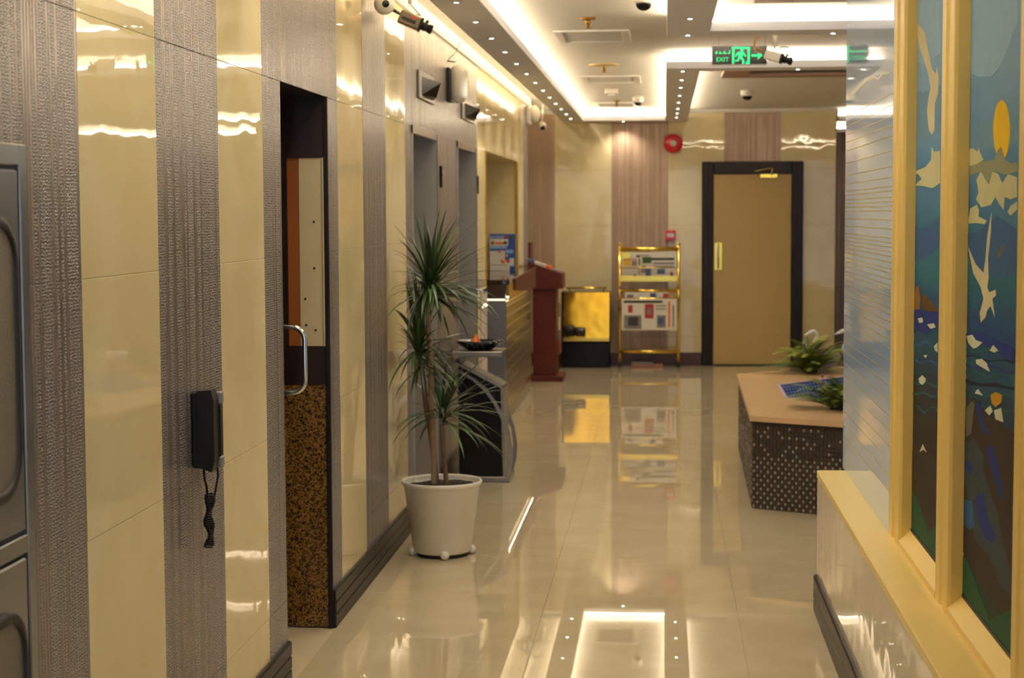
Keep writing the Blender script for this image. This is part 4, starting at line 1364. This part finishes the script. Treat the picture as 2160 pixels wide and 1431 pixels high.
MB().prism(arc_out + arc_in[::-1], 'y', YA + DB + .004, YA + DB + .03).build('curved_strap', STEEL, bn)
t0, t1 = bp(954, 742), bp(1059, 754)
MB().cbox(t0[0], t1[0], YA - .01, YA + DB, t1[1], t0[1], .004).build('tray', STEEL, bn)
sx_ = bp(966, 772)[0]
MB().cbox(sx_, sx_ + .02, YA + .08, YA + DB - .04, bp(966, 776)[1], t1[1], .002).build('tray_support', STEEL, bn)
cxb = (t0[0] + t1[0]) / 2
bw = thing('ash_bowl', (cxb, YA + .145, t0[1]), 'shallow black marble bowl on the litter bin tray', 'bowl')
MB().lathe([(0, .0), (.07, .0), (.095, .012), (.135, .036), (.15, .05), (.152, .057), (.146, .058), (.13, .046), (.09, .026), (0, .022)], (cxb, YA + .145, t0[1]), 40, sx=1.0, sy=.85).build('dish', BLACK_MARBLE, bw)
cp = Vector((at(1003, 720, Y=YA + .1).x, YA + .12, t0[1] + .0235))
fc = thing('paper_cone', cp, 'small orange and red pointed cone standing in the ash bowl', 'ornament')
m = MB()
rr2, hc2 = .040, .080
vs = [(cp.x, cp.y, cp.z + hc2)] + [(cp.x + rr2 * math.cos(2 * math.pi * k / 12), cp.y + rr2 * math.sin(2 * math.pi * k / 12), cp.z) for k in range(12)]
m.add(vs, [(0, 1 + k, 1 + (k + 1) % 12) for k in range(12)] + [tuple(range(12, 0, -1))])
for i in range(12): m.mi[i] = 1 if i in (10, 11, 0, 1, 2) else 0
m.build('cone', [FLAME_O, FLAME_R], fc)
MB().cbox(cp.x - .022, cp.x + .022, cp.y - .044, cp.y - .034, cp.z, cp.z + .012, .003).build('rim_fold', INKYEL, fc)

# ---- reception counter
KX = -1.215
ky0 = at(1067, 700, X=KX).y; ky1 = at(1121, 700, X=KX).y
kt = thing('reception_counter', (KX - .2, (ky0 + ky1) / 2, 0), 'reception counter with patterned metal front and dark wooden top', 'counter')
MB().cbox(WX - .74, KX - .05, ky0 + .012, ky1 - .01, .0, .95, .004).build('body', mat('counter_gold_panel', S(190, 150, 70), 0.25, metal=0.5), kt)
fp = MB().cbox(KX - .02, KX, ky0 + .004, ky1, .12, .955, .003).build('front_panel', mat('counter_front_metal', S(150, 124, 88), 0.22, metal=0.85), kt, 'metal front with rows of upright slots')
m = MB()
rows_, n_ = 9, 26
for r_ in range(rows_):
    for k in range(n_):
        yc = ky0 + .05 + (ky1 - ky0 - .1) * (k + (.5 if r_ % 2 else .1)) / n_
        zc = .17 + .76 * (r_ + .5) / rows_
        m.cbox(KX - .001, KX + .006, yc - .016, yc + .016, zc - .034, zc + .034, .006)
o = m.build('slot_relief', mat('counter_slot_metal', S(196, 186, 170), 0.15, metal=0.9), kt)
o['kind'] = 'stuff'
MB().cbox(KX - .03, KX + .004, ky0, ky1, .955, .968, .004).build('top_rail', STEEL, kt)
MB().cbox(KX - .03, KX - .01, ky0, ky1, 0, .12, .002).build('toe_kick', STEEL_DARK, kt)
MB().cbox(at(1028, 700, Y=ky0).x, KX - .001, ky0 - .004, ky0 + .02, .0, .985, .006).build('end_panel', mat('counter_end_blue', S(120, 126, 140), 0.3, metal=0.6), kt, 'blue grey end panel')
MB().cbox(WX - .5, KX + .03, ky0 - .01, ky1, 1.095, 1.132, .004).build('worktop', mat('worktop_polished', S(40, 22, 20), 0.06, spec=0.7), kt)
MB().cbox(at(1027, 610, Y=ky0).x, KX + .002, ky0 - .012, ky0 + .03, .985, 1.095, .003).build('end_fascia', DARKWOOD, kt)
MB().box(at(1027, 610, Y=ky0).x, KX - .004, ky0 - .008, ky0 - .001, .972, .984).build('light_strip', mat('counter_led', S(255, 236, 200), 0.4, emit=(1.0, .8, .5), es=1.6), kt)
MB().cbox(WX + .001, WX + .012, N0 - .40, N0 - .03, .0, 1.10, .003).build('side_panel', mat('counter_side_white', S(206, 196, 190), 0.35), kt)
MB().box(WX + .0125, WX + .016, N0 - .39, N0 - .04, .965, .985).build('light_strip', MATS['counter_led'], kt)
MB().box(WX + .0125, WX + .016, N0 - .39, N0 - .04, 1.07, 1.10).build('edge_strip', CHROME, kt)

MB().prism([(13.72, 1.035), (13.72, 1.128), (ky1, 1.150), (ky1, .975), (15.0, .975)], 'x', KX + .0305, KX + .044).build('wood_fascia', REDWOOD, kt)
MB().cbox(KX + .022, KX + .027, ky0 + .0, ky1, .973, 1.095, .001).build('fascia', GOLD_TRIM, kt)
MB().box(KX + .008, KX + .018, ky0 + .02, ky1 - .02, .992, .998).build('light_strip', mat('counter_led_strong', S(255, 236, 200), 0.4, emit=(1.0, .84, .6), es=10.0), kt)

# food poster in a stand on the counter, against the far reveal
YPo = N1 - .05
q0, q1 = at(1033, 494, Y=YPo), at(1087, 572, Y=YPo)
zpb = 1.133
po = thing('menu_poster', ((q0.x + q1.x) / 2, YPo, zpb), 'blue and white food poster standing on the reception counter', 'poster')
brd = MB().cbox(q0.x, q1.x, YPo, YPo + .008, zpb, q0.z, .001).build('board', POSTBLUE, po)
MB().cbox(q0.x + .02, q1.x - .02, YPo + .008, YPo + .045, zpb, zpb + .012, .002).build('stand_foot', WHITE_PLASTIC, po)
W_, H_ = q1.x - q0.x, q0.z - zpb


def pr(nm, u0, u1, v0, v1, mt, d=.0008):
    MB().box(q0.x + W_ * u0, q0.x + W_ * u1, YPo - d, YPo, q0.z - H_ * v1, q0.z - H_ * v0).build(nm, mt, brd)


def disc(nm, u, v, r, mt, d=.0014):
    MB().lathe([(0, 0), (r, 0), (r, d), (0, d)], (q0.x + W_ * u, YPo, q0.z - H_ * v), 16, axis=(0, -1, 0)).build(nm, mt, brd)


pr('print_block', 0, .72, .13, .32, PAPER2); pr('print_block', 0, .66, .32, .40, POSTSKY); pr('print_block', 0, .60, .46, .72, PAPER2)
pr('print_block', .0, .78, .72, 1.0, PAPER2, .0010); pr('print_block', .78, .95, .66, .88, PAPER2, .0010); pr('print_block', .0, .7, .05, .12, POSTSKY, .001)
pr('print_block', .22, .66, .22, .29, INKORANGE, .0012); pr('print_block', .62, .92, .43, .53, POSTSKY, .0012)
for (u, v, r, mt) in ((.12, .24, .017, INK), (.12, .24, .010, INKYEL), (.62, .24, .017, INKGREEN), (.64, .09, .017, INKRED), (.84, .10, .017, INKGREEN), (.40, .48, .013, INKORANGE), (.66, .60, .013, INKYEL), (.52, .74, .020, INKORANGE), (.72, .74, .016, INKRED), (.24, .09, .006, INKGREEN)):
    disc('food_picture', u, v, r, mt, .0014 + .0004 * (r < .012))
pr('print_block', .05, .7, .84, .855, INKGREY, .0014)

# ---- wooden podium
YP = 16.86
pd_ = thing('podium', (at(1150, 806, Y=YP).x, YP + .2, 0), 'mahogany podium with a sloping desk beside the reception counter', 'podium')


def pp_(x, y): q_ = at(x, y, Y=YP); return (q_.x, q_.z)


MB().cbox(pp_(1117, 806)[0], pp_(1188, 806)[0], YP - .03, YP + .45, 0, .055, .006).build('base', REDWOOD, pd_)
MB().cbox(pp_(1124, 700)[0], pp_(1173, 700)[0], YP, YP + .42, .055, pp_(1150, 606)[1], .004).build('column', REDWOOD, pd_)
MB().prism([pp_(1108, 611), pp_(1187, 609), pp_(1186, 578), pp_(1110, 551), pp_(1108, 552)], 'y', YP - .03, YP + .46).build('desk', REDWOOD, pd_)
MB().cbox(pp_(1106, 520)[0], pp_(1118, 520)[0], YP + .1, YP + .44, pp_(1110, 560)[1], pp_(1110, 512)[1], .004).build('back_board', REDWOOD, pd_)


def desk_item(nm, lbl, cat, x0, x1, yb, h, mt, dy, dep=.14):
    a, b = at(x0, yb, Y=YP + dy), at(x1, yb, Y=YP + dy)
    # rest on the slope: desk surface z at the item's two sides
    s0, s1 = pp_(1110, 551), pp_(1186, 578)
    def zsurf(X): return s0[1] + (s1[1] - s0[1]) * (X - s0[0]) / (s1[0] - s0[0]) + .0008
    o_ = MB().prism([(a.x, zsurf(a.x)), (b.x, zsurf(b.x)), (b.x, zsurf(b.x) + h), (a.x, zsurf(a.x) + h)], 'y', YP + dy - .02, YP + dy - .02 + dep).build(nm, mt)
    tag(o_, lbl, cat)


desk_item('leaflet_pad', 'dark blue leaflet pad at the top of the podium desk', 'pad', 1113, 1127, 545, .032, INKBLUE, .02)
desk_item('card_stack', 'white card stack on the podium desk next to the blue pad', 'cards', 1128, 1138, 552, .026, PAPER2, .03)
desk_item('card_stack', 'larger white card stack in the middle of the podium desk', 'cards', 1140, 1151, 556, .028, PAPER, .02)
desk_item('card_box', 'small orange box on the podium desk', 'box', 1152, 1162, 562, .030, ORANGE, .02)
desk_item('note_pad', 'grey note pad at the low end of the podium desk', 'pad', 1164, 1180, 568, .014, INKGREY, .04)

# thin display board between podium and shoe machine
b0_ = at(1171, 640, Y=18.3); b1_ = at(1182, 748, Y=18.3)
bo = MB().cbox(b0_.x, b1_.x, 18.30, 18.33, b1_.z, b0_.z, .002)
db = thing('display_stand', ((b0_.x + b1_.x) / 2, 18.32, 0), 'narrow gold edged display stand between podium and brass machine', 'stand')
bo.build('board', INKGREY, db)
MB().cbox(b0_.x - .006, b0_.x, 18.295, 18.335, b1_.z - .01, b0_.z + .1, .001).build('edge', GOLD_TRIM, db)
MB().cbox(b0_.x, b1_.x, 18.296, 18.30, b1_.z + .02, b1_.z + .16, .001).build('picture', INKRED, db)
MB().cbox(b0_.x, b1_.x, 18.296, 18.30, b1_.z + .26, b1_.z + .40, .001).build('picture', PAPER2, db)
MB().cbox(b0_.x, b1_.x, 18.28, 18.36, 0, .02, .002).build('foot', BLACK, db)
MB().tube([((b0_.x + b1_.x) / 2, 18.315, .02), ((b0_.x + b1_.x) / 2, 18.315, b1_.z)], .01, 8).build('leg', BLACK, db)

# ---- brass shoe polishing machine
YM = 18.36
m0, m1 = at(1184, 772, Y=YM), at(1287, 772, Y=YM)
def zm(y): return at(1235, y, Y=YM).z
sm_ = thing('shoe_polisher', ((m0.x + m1.x) / 2, YM + .14, 0), 'brass faced shoe polishing machine with black base at the far wall', 'machine')
MB().cbox(m0.x, m1.x, YM + .02, YM + .28, .03, zm(616), .006).build('case', BLACK_GLOSS, sm_)
MB().cbox(m0.x + .006, m1.x - .004, YM + .0, YM + .28, 0, zm(722), .008).build('base', BLACK_GLOSS, sm_)
MB().prism([(YM - .028, zm(712)), (YM + .021, zm(712)), (YM + .022, zm(617)), (YM + .018, zm(617))], 'x', m0.x + .022, m1.x - .008).build('front_plate', BRASS_MIRROR, sm_, 'mirror polished brass front')
MB().cbox(m0.x + .022, m1.x - .008, YM - .03, YM + .02, zm(720), zm(712), .003).build('ledge', BRASS, sm_)
MB().lathe([(0, 0), (.05, 0), (.062, .02), (.062, .10), (.05, .12), (0, .12)], (m0.x + .03, YM - .03, zm(698)), 22, axis=(1, 0, 0)).build('brush_roller', BLACK, sm_)
MB().lathe([(0, 0), (.042, 0), (.052, .02), (.052, .09), (.04, .11), (0, .11)], (m0.x + .15, YM - .03, zm(700)), 22, axis=(1, 0, 0)).build('brush_roller', DARKWOOD, sm_)
zr_ = zm(608)
MB().tube([(m0.x + .05, YM + .04, zr_), (m1.x - .035, YM + .04, zr_)], .010, 10).build('grab_rail', BRASS, sm_)
for x in (m0.x + .085, m1.x - .07):
    MB().tube([(x, YM + .04, zm(617)), (x, YM + .04, zr_)], .006, 8).build('rail_post', BLACK, sm_)

# ---- newspaper rack
YR2 = 18.36
xl, xr_ = at(1307, 640, Y=YR2).x, at(1431, 640, Y=YR2).x
def zk(y): return at(1370, y, Y=YR2).z
rk = thing('newspaper_rack', ((xl + xr_) / 2, YR2 + .1, 0), 'brass newspaper rack on casters against the far wall', 'rack')
for x in (xl, xr_):
    MB().tube([(x, YR2 + .05, .055), (x, YR2 + .05, zk(519))], .017, 12).build('upright', BRASS, rk)
    MB().ball((x, YR2 + .05, zk(515)), .020, 14, 10).build('finial', BRASS, rk)
    MB().lathe([(0, -.014), (.026, -.014), (.028, 0), (.026, .014), (0, .014)], (x, YR2 + .05, .0285), 18, axis=(1, 0, 0)).build('caster', RUBBER, rk)
    MB().tube([(x, YR2 + .05, zk(604)), (x, YR2 - .02, zk(614)), (x, YR2 - .05, zk(632)), (x, YR2 - .02, zk(648)), (x, YR2 + .05, zk(656))], .010, 8).build('side_scroll', BRASS, rk)
MB().tube([(xl, YR2 + .05, zk(526)), (xr_, YR2 + .05, zk(526))], .023, 12).build('cross_bar', BRASS, rk)
MB().tube([(xl - .02, YR2 + .0, zk(614)), (xr_ + .02, YR2 + .0, zk(614))], .018, 12).build('cross_bar', BRASS, rk)
MB().tube([(xl - .02, YR2 - .05, zk(631)), (xr_ + .02, YR2 - .05, zk(631))], .018, 12).build('cross_bar', BRASS, rk)
MB().tube([(xl, YR2 + .05, zk(743)), (xr_, YR2 + .05, zk(743))], .021, 12).build('cross_bar', BRASS, rk)
MB().cbox(xl + .012, xr_ - .012, YR2 - .02, YR2 + .06, zk(592), zk(586), .003).build('tray', BRASS, rk)
MB().cbox(xl + .012, xr_ - .012, YR2 - .024, YR2 - .018, zk(594), zk(582), .002).build('tray_lip', BRASS, rk)
MB().cbox(xl + .012, xr_ - .012, YR2 + .055, YR2 + .06, zk(586), zk(532), .002).build('tray_back', BRASS, rk)
MB().tube([(xl, YR2 - .03, zk(565)), (xr_, YR2 - .03, zk(565))], .005, 8).build('retaining_bar', BRASS, rk)


def paper(nm, lbl, x0, x1, y0, y1, Yp, mt, prints, lean=.0, grp='newspapers in the brass rack'):
    a, b = at(x0, y1, Y=Yp), at(x1, y0, Y=Yp)
    t_ = thing(nm, ((a.x + b.x) / 2, Yp, a.z), lbl, 'newspaper', grp)
    sh = MB().cbox(a.x, b.x, Yp, Yp + .008, a.z, b.z, .003).build('folded_sheet', mt, t_)
    for i_, (u0, u1, v0, v1, pm) in enumerate(prints):
        w, h = b.x - a.x, b.z - a.z
        MB().box(a.x + w * u0, a.x + w * u1, Yp - .0006 - .0002 * i_, Yp + .001, b.z - h * v1, b.z - h * v0).build('print_block', pm, sh)


paper('newspaper', 'tall newspaper at the back left of the upper rack tray', 1329, 1372, 533, 585, YR2 + .034, PAPER2, [(.3, .95, .1, .2, INK), (.4, 1, .25, .5, INKGREEN)])
paper('newspaper', 'newspaper with dark headline at the right of the upper rack tray', 1372, 1428, 531, 585, YR2 + .022, PAPER2, [(.02, .9, .24, .34, INK), (.1, .9, .42, .5, INKGREY), (.25, .55, .68, .88, INKBLUE), (.75, .85, .8, .95, INKRED), (.1, .9, .55, .6, INKGREY)])
paper('newspaper', 'short newspaper with a yellow picture at the left of the upper rack tray', 1311, 1347, 546, 585, YR2 + .010, PAPER, [(.12, .55, .05, .4, INKYEL), (.12, .9, .0, .05, INKRED), (.6, .9, .1, .4, INKGREY), (.1, .9, .48, .52, INKGREY), (.7, .85, .85, .97, INK)])
paper('newspaper', 'folded newspaper with a green picture in the middle of the upper rack tray', 1350, 1374, 540, 585, YR2 - .002, PAPER, [(.2, 1, .05, .35, INKGREEN), (.1, .5, .45, .8, INKGREY), (.5, .95, .6, 1.0, INKBLUE)])
paper('newspaper', 'broad newspaper hung over the lower bars of the brass rack', 1311, 1428, 631, 697, YR2 - .078, PAPER2, [(.04, .74, .05, .13, INK), (.12, .2, .2, .44, INKRED), (.42, .58, .16, .62, INKRED), (.46, .54, .3, .5, INKGREY), (.04, .36, .52, .96, INKGREY), (.12, .3, .58, .86, INK), (.64, .8, .52, .92, INKGREY), (.66, .76, .6, .82, INKBLUE), (.84, .88, .08, .9, INKORANGE), (.92, .95, .2, .9, INKGREY), (.62, .8, .2, .24, INKGREY), (.62, .8, .3, .34, INKGREY)])
paper('newspaper', 'rear half of the paper showing between the rack bars', 1318, 1410, 617, 629, YR2 - .030, PAPER2, [(.58, .72, .1, .9, INKBLUE), (.88, 1, .2, .9, INKRED), (.05, .2, .4, .9, INKGREY)])
a_, b_ = at(1332, 765, Y=18.45), at(1398, 757, Y=18.45)
o = thing('magazine', ((a_.x + b_.x) / 2, 18.5, 0), 'pale magazine lying on the floor under the brass rack', 'magazine')
MB().cbox(a_.x, b_.x, 18.42, 18.62, .001, .03, .004).build('pages', mat('magazine_pink', S(170, 120, 105), 0.5), o)
MB().cbox(a_.x, b_.x - .1, 18.42, 18.6, .0302, .05, .004).build('cover', INKGREY, o)

# ---- alarms on the far wall
p = at(1420, 303, Y=YF)
al = thing('alarm_bell', (p.x, YF, p.z - .1), 'round red fire alarm bell on the far wall', 'alarm bell')
MB().lathe([(0.0, 0), (.075, 0), (.078, .02), (.098, .024), (.102, .036), (.098, .052), (.07, .07), (.04, .076), (0, .078)], (p.x, YF - .0008, p.z), 32, axis=(0, -1, 0)).build('gong', RED, al)
MB().lathe([(0, .070), (.034, .070), (.033, .081), (.028, .083), (0, .083)], (p.x, YF, p.z), 20, axis=(0, -1, 0)).build('centre_cap', WHITE_METAL, al)
p0, p1 = at(1404, 486, Y=YF), at(1425, 508, Y=YF)
cp_ = thing('call_point', ((p0.x + p1.x) / 2, YF, p1.z), 'small red fire call point on the wall above the newspaper rack', 'call point')
MB().cbox(p0.x, p1.x, YF - .045, YF - .0008, p1.z, p0.z, .006).build('housing', RED, cp_)
w, h = p1.x - p0.x, p0.z - p1.z
MB().cbox(p0.x + w * .16, p1.x - w * .16, YF - .0475, YF - .044, p1.z + h * .36, p0.z - h * .30, .001).build('glass', PAPER2, cp_)

# ================================================================== PLANTER WITH A MOSAIC BASIN
ZP = .52
A, B, C_, D, E_, F_ = (.482, 9.60), (1.30, 9.16), (2.5, 9.16), (2.5, 12.75), (1.25, 12.70), (.513, 12.11)
outer = [A, B, C_, D, E_, F_]
inner = [(.735, 10.52), (1.45, 10.27), (2.2, 10.27), (2.2, 12.05), (1.25, 11.95), (.738, 11.34)]
fo = thing('mosaic_planter', (1.3, 11.0, 0), 'angular brown mosaic planter with a stone top and blue basin', 'planter')


def inset(poly, d):
    cx_ = sum(p[0] for p in poly) / len(poly); cy_ = sum(p[1] for p in poly) / len(poly)
    out = []
    for (x, y) in poly:
        l = math.hypot(x - cx_, y - cy_); out.append((cx_ + (x - cx_) * (l - d) / l, cy_ + (y - cy_) * (l - d) / l))
    return out


def ring(o1, i1, z0, z1):
    n = len(o1); m = MB()
    vs = [(x, y, z1) for x, y in o1] + [(x, y, z1) for x, y in i1] + [(x, y, z0) for x, y in o1] + [(x, y, z0) for x, y in i1]
    fs = []
    for k in range(n):
        j = (k + 1) % n
        fs += [(k, j, n + j, n + k), (2 * n + j, 2 * n + k, 3 * n + k, 3 * n + j), (k, 2 * n + k, 2 * n + j, j), (n + k, n + j, 3 * n + j, 3 * n + k)]
    return m.add(vs, fs)


body = inset(outer, .02)
ring(body, inset(inner, -.03), 0, ZP - .03).build('core', MOS_BASE, fo)
ring(inset(outer, -.008), inner, ZP - .03, ZP).build('stone_top', TOPSTONE, fo)
ring(inset(inner, -.001), inset(inner, .02), ZP - .03, ZP + .004).build('basin_rim', LILAC, fo)
bi = inset(inner, .02)
MB().prism(bi, 'z', ZP - .30, ZP - .29).build('basin_floor', BLUE_D, fo)
# mosaic on the two faces in view and the front
m = MB()
rnd = random.Random(3)
for (P0, P1) in ((body[0], body[1]), (body[5], body[0]), (body[4], body[5])):
    L = math.hypot(P1[0] - P0[0], P1[1] - P0[1]); ux, uy = (P1[0] - P0[0]) / L, (P1[1] - P0[1]) / L
    nx2, ny2 = uy, -ux
    tw, tz = .0212, .0245
    nc, nr = int(L / tw), int((ZP - .032) / tz)
    for i in range(nc):
        for j in range(nr):
            light = (i + j) % 2 == 0
            g = .0018
            a = i * tw + g; b = (i + 1) * tw - g; z0 = .002 + j * tz + g; z1 = .002 + (j + 1) * tz - g
            if light:
                a += .003; b -= .003; z0 += .003; z1 -= .003
            h = .0035 + rnd.uniform(-.0008, .0012)
            fade = j > nr * .62 and rnd.random() < .55
            mi = 1 if (light and not fade) else 0
            q = []
            for d in (0, h):
                for (s_, zz) in ((a, z0), (b, z0), (b, z1), (a, z1)):
                    q.append((P0[0] + ux * s_ + nx2 * d, P0[1] + uy * s_ + ny2 * d, zz))
            m.add(q, [(4, 5, 6, 7), (0, 1, 5, 4), (1, 2, 6, 5), (2, 3, 7, 6), (3, 0, 4, 7)], mi)
o = m.build('mosaic_tiles', [MOS_D, MOS_L], fo); o['kind'] = 'stuff'
# blue scales inside the basin
m = MB()
for (P0, P1) in ((bi[5], bi[4]), (bi[0], bi[5]), (bi[4], bi[3])):
    L = math.hypot(P1[0] - P0[0], P1[1] - P0[1]); ux, uy = (P1[0] - P0[0]) / L, (P1[1] - P0[1]) / L
    for i in range(int(L / .036)):
        for j in range(9):
            s_ = (i + (.5 if j % 2 else 0) + .4) * .036
            cx_, cy_ = P0[0] + ux * s_, P0[1] + uy * s_
            zz = ZP - .018 - j * .020
            q = []
            for d in (.001, .004):
                for t in range(8):
                    q.append((cx_ + ux * .0145 * math.cos(t * math.pi / 4) + uy * d, cy_ + uy * .0145 * math.cos(t * math.pi / 4) - ux * d, zz + .0085 * math.sin(t * math.pi / 4)))
            m.add(q, [tuple(range(8, 16))] + [(t, (t + 1) % 8, 8 + (t + 1) % 8, 8 + t) for t in range(8)], 0)
o = m.build('blue_scales', [BLUE_L], fo); o['kind'] = 'stuff'
ring(inset(inner, .012), bi, ZP - .30, ZP - .003).build('basin_wall', BLUE_D, fo)


def frond_mesh(L, el, droop, mt):
    n = 9; x = z = 0; th = el; pts = [(0, 0)]
    for k in range(n):
        th -= droop * (k + .5) / (n * n / 2)
        x += math.cos(th) * L / n; z += math.sin(th) * L / n; pts.append((x, z))
    vs, fs = [], []
    for i in range(n):
        (a, b), (c, d) = pts[i], pts[i + 1]
        o_ = len(vs)
        vs += [(a, -.0012, b), (a, .0012, b), (c, .0010, d), (c, -.0010, d)]
        fs.append((o_, o_ + 1, o_ + 2, o_ + 3))
        wl_ = .034 * math.sin(math.pi * (i + .8) / (n + .8)) + .006
        for s in (-1, 1):
            for (f0, f1) in ((0, .45), (.5, .95)):
                o_ = len(vs)
                p0_ = (a + (c - a) * f0, b + (d - b) * f0); p1_2 = (a + (c - a) * f1, b + (d - b) * f1)
                tip = (p1_2[0] + .35 * wl_, s * wl_, p1_2[1] - .18 * wl_)
                vs += [(p0_[0], 0, p0_[1]), (p1_2[0], 0, p1_2[1]), tip]
                fs.append((o_, o_ + 1, o_ + 2))
    return MB().add(vs, fs, 0, False).mesh('frond', mt)


FR = [frond_mesh(.27, math.radians(e), math.radians(d), mt) for (e, d) in ((75, 60), (55, 60), (38, 50), (20, 40), (62, 90)) for mt in (FERN, FERN_D)]


def fern(c, n, s, label, seed):
    rr = random.Random(seed)
    f = thing('fern', c, label, 'fern', 'ferns on the mosaic planter')
    MB().lathe([(0, 0), (.05, 0), (.045, .02), (0, .03)], c, 14).build('root_mound', SOIL, f)
    for k in range(n):
        q = s * rr.uniform(.6, 1.15)
        inst('frond', rr.choice(FR), f, (rr.uniform(-.05, .05), rr.uniform(-.05, .05), .012), (0, 0, rr.uniform(0, 2 * math.pi)), (q, q, q * .72))
    for k in range(7):
        x, y, z = rr.uniform(-.12, .12), rr.uniform(-.12, .0), rr.uniform(.10, .2)
        MB().tube([(c[0] + x * .3, c[1] + y * .3, c[2] + .01), (c[0] + x, c[1] + y, c[2] + z)], .0015, 4).ball((c[0] + x, c[1] + y, c[2] + z), .009, 6, 4).build('flower', PURPLE, f)


cb1 = at(1712, 783, Z=ZP + .004); cb2 = at(1768, 784, Z=ZP + .004); cb3 = at(1768, 862, Z=ZP + .004)
fern((cb1.x - .01, cb1.y - .03, ZP + .001), 80, 1.45, 'bushy green fern at the back of the planter nearest the tan door', 1)
fern((cb2.x + .34, cb2.y + .02, ZP + .001), 40, 1.0, 'green fern at the back of the planter beside the glass screen', 2)
fern((cb3.x, cb3.y, ZP + .001), 64, 1.2, 'green fern at the front of the planter beside the glass screen', 3)


def swan(c, rz, label, s=1.0):
    w = thing('swan_figure', c, label, 'ornament', 'white bird figures on the planter')
    R = Matrix.Rotation(rz, 3, 'Z')
    def T(v): return tuple(Vector(c) + R @ (Vector(v) * s))
    vs = MB()
    b = MB().ball((0, 0, .065), .065, 18, 12, s=(1.5, .9, .95))
    b.v = [T(v) for v in b.v]; b.build('body', PORCELAIN, w)
    nk = smoothpath([(.08, 0, .08), (.105, 0, .14), (.085, 0, .20), (.075, 0, .24), (.10, 0, .272), (.135, 0, .26)], 5)
    t = MB().tube(nk, [.022 - .010 * i / len(nk) for i in range(len(nk))], 10); t.v = [T(v) for v in t.v]; t.build('neck', PORCELAIN, w)
    t = MB().tube([(.13, 0, .262), (.175, 0, .245)], [.011, .003], 8); t.v = [T(v) for v in t.v]; t.build('beak', PORCELAIN, w)
    for sy in (-1, 1):
        t = MB().ball((-.02, sy * .045, .085), .05, 14, 8, s=(1.5, .35, .8)); t.v = [T(v) for v in t.v]; t.build('wing', PORCELAIN, w)


s1_ = at(1733, 776, Z=ZP); s2_ = at(1792, 777, Z=ZP)
swan((cb1.x + .12, cb1.y + .20, ZP + .001), math.radians(200), 'white bird figure standing among the ferns nearest the door', 1.0)
swan((cb2.x + .16, cb2.y + .10, ZP + .001), math.radians(185), 'white swan figure with a curved neck by the glass screen', 1.05)
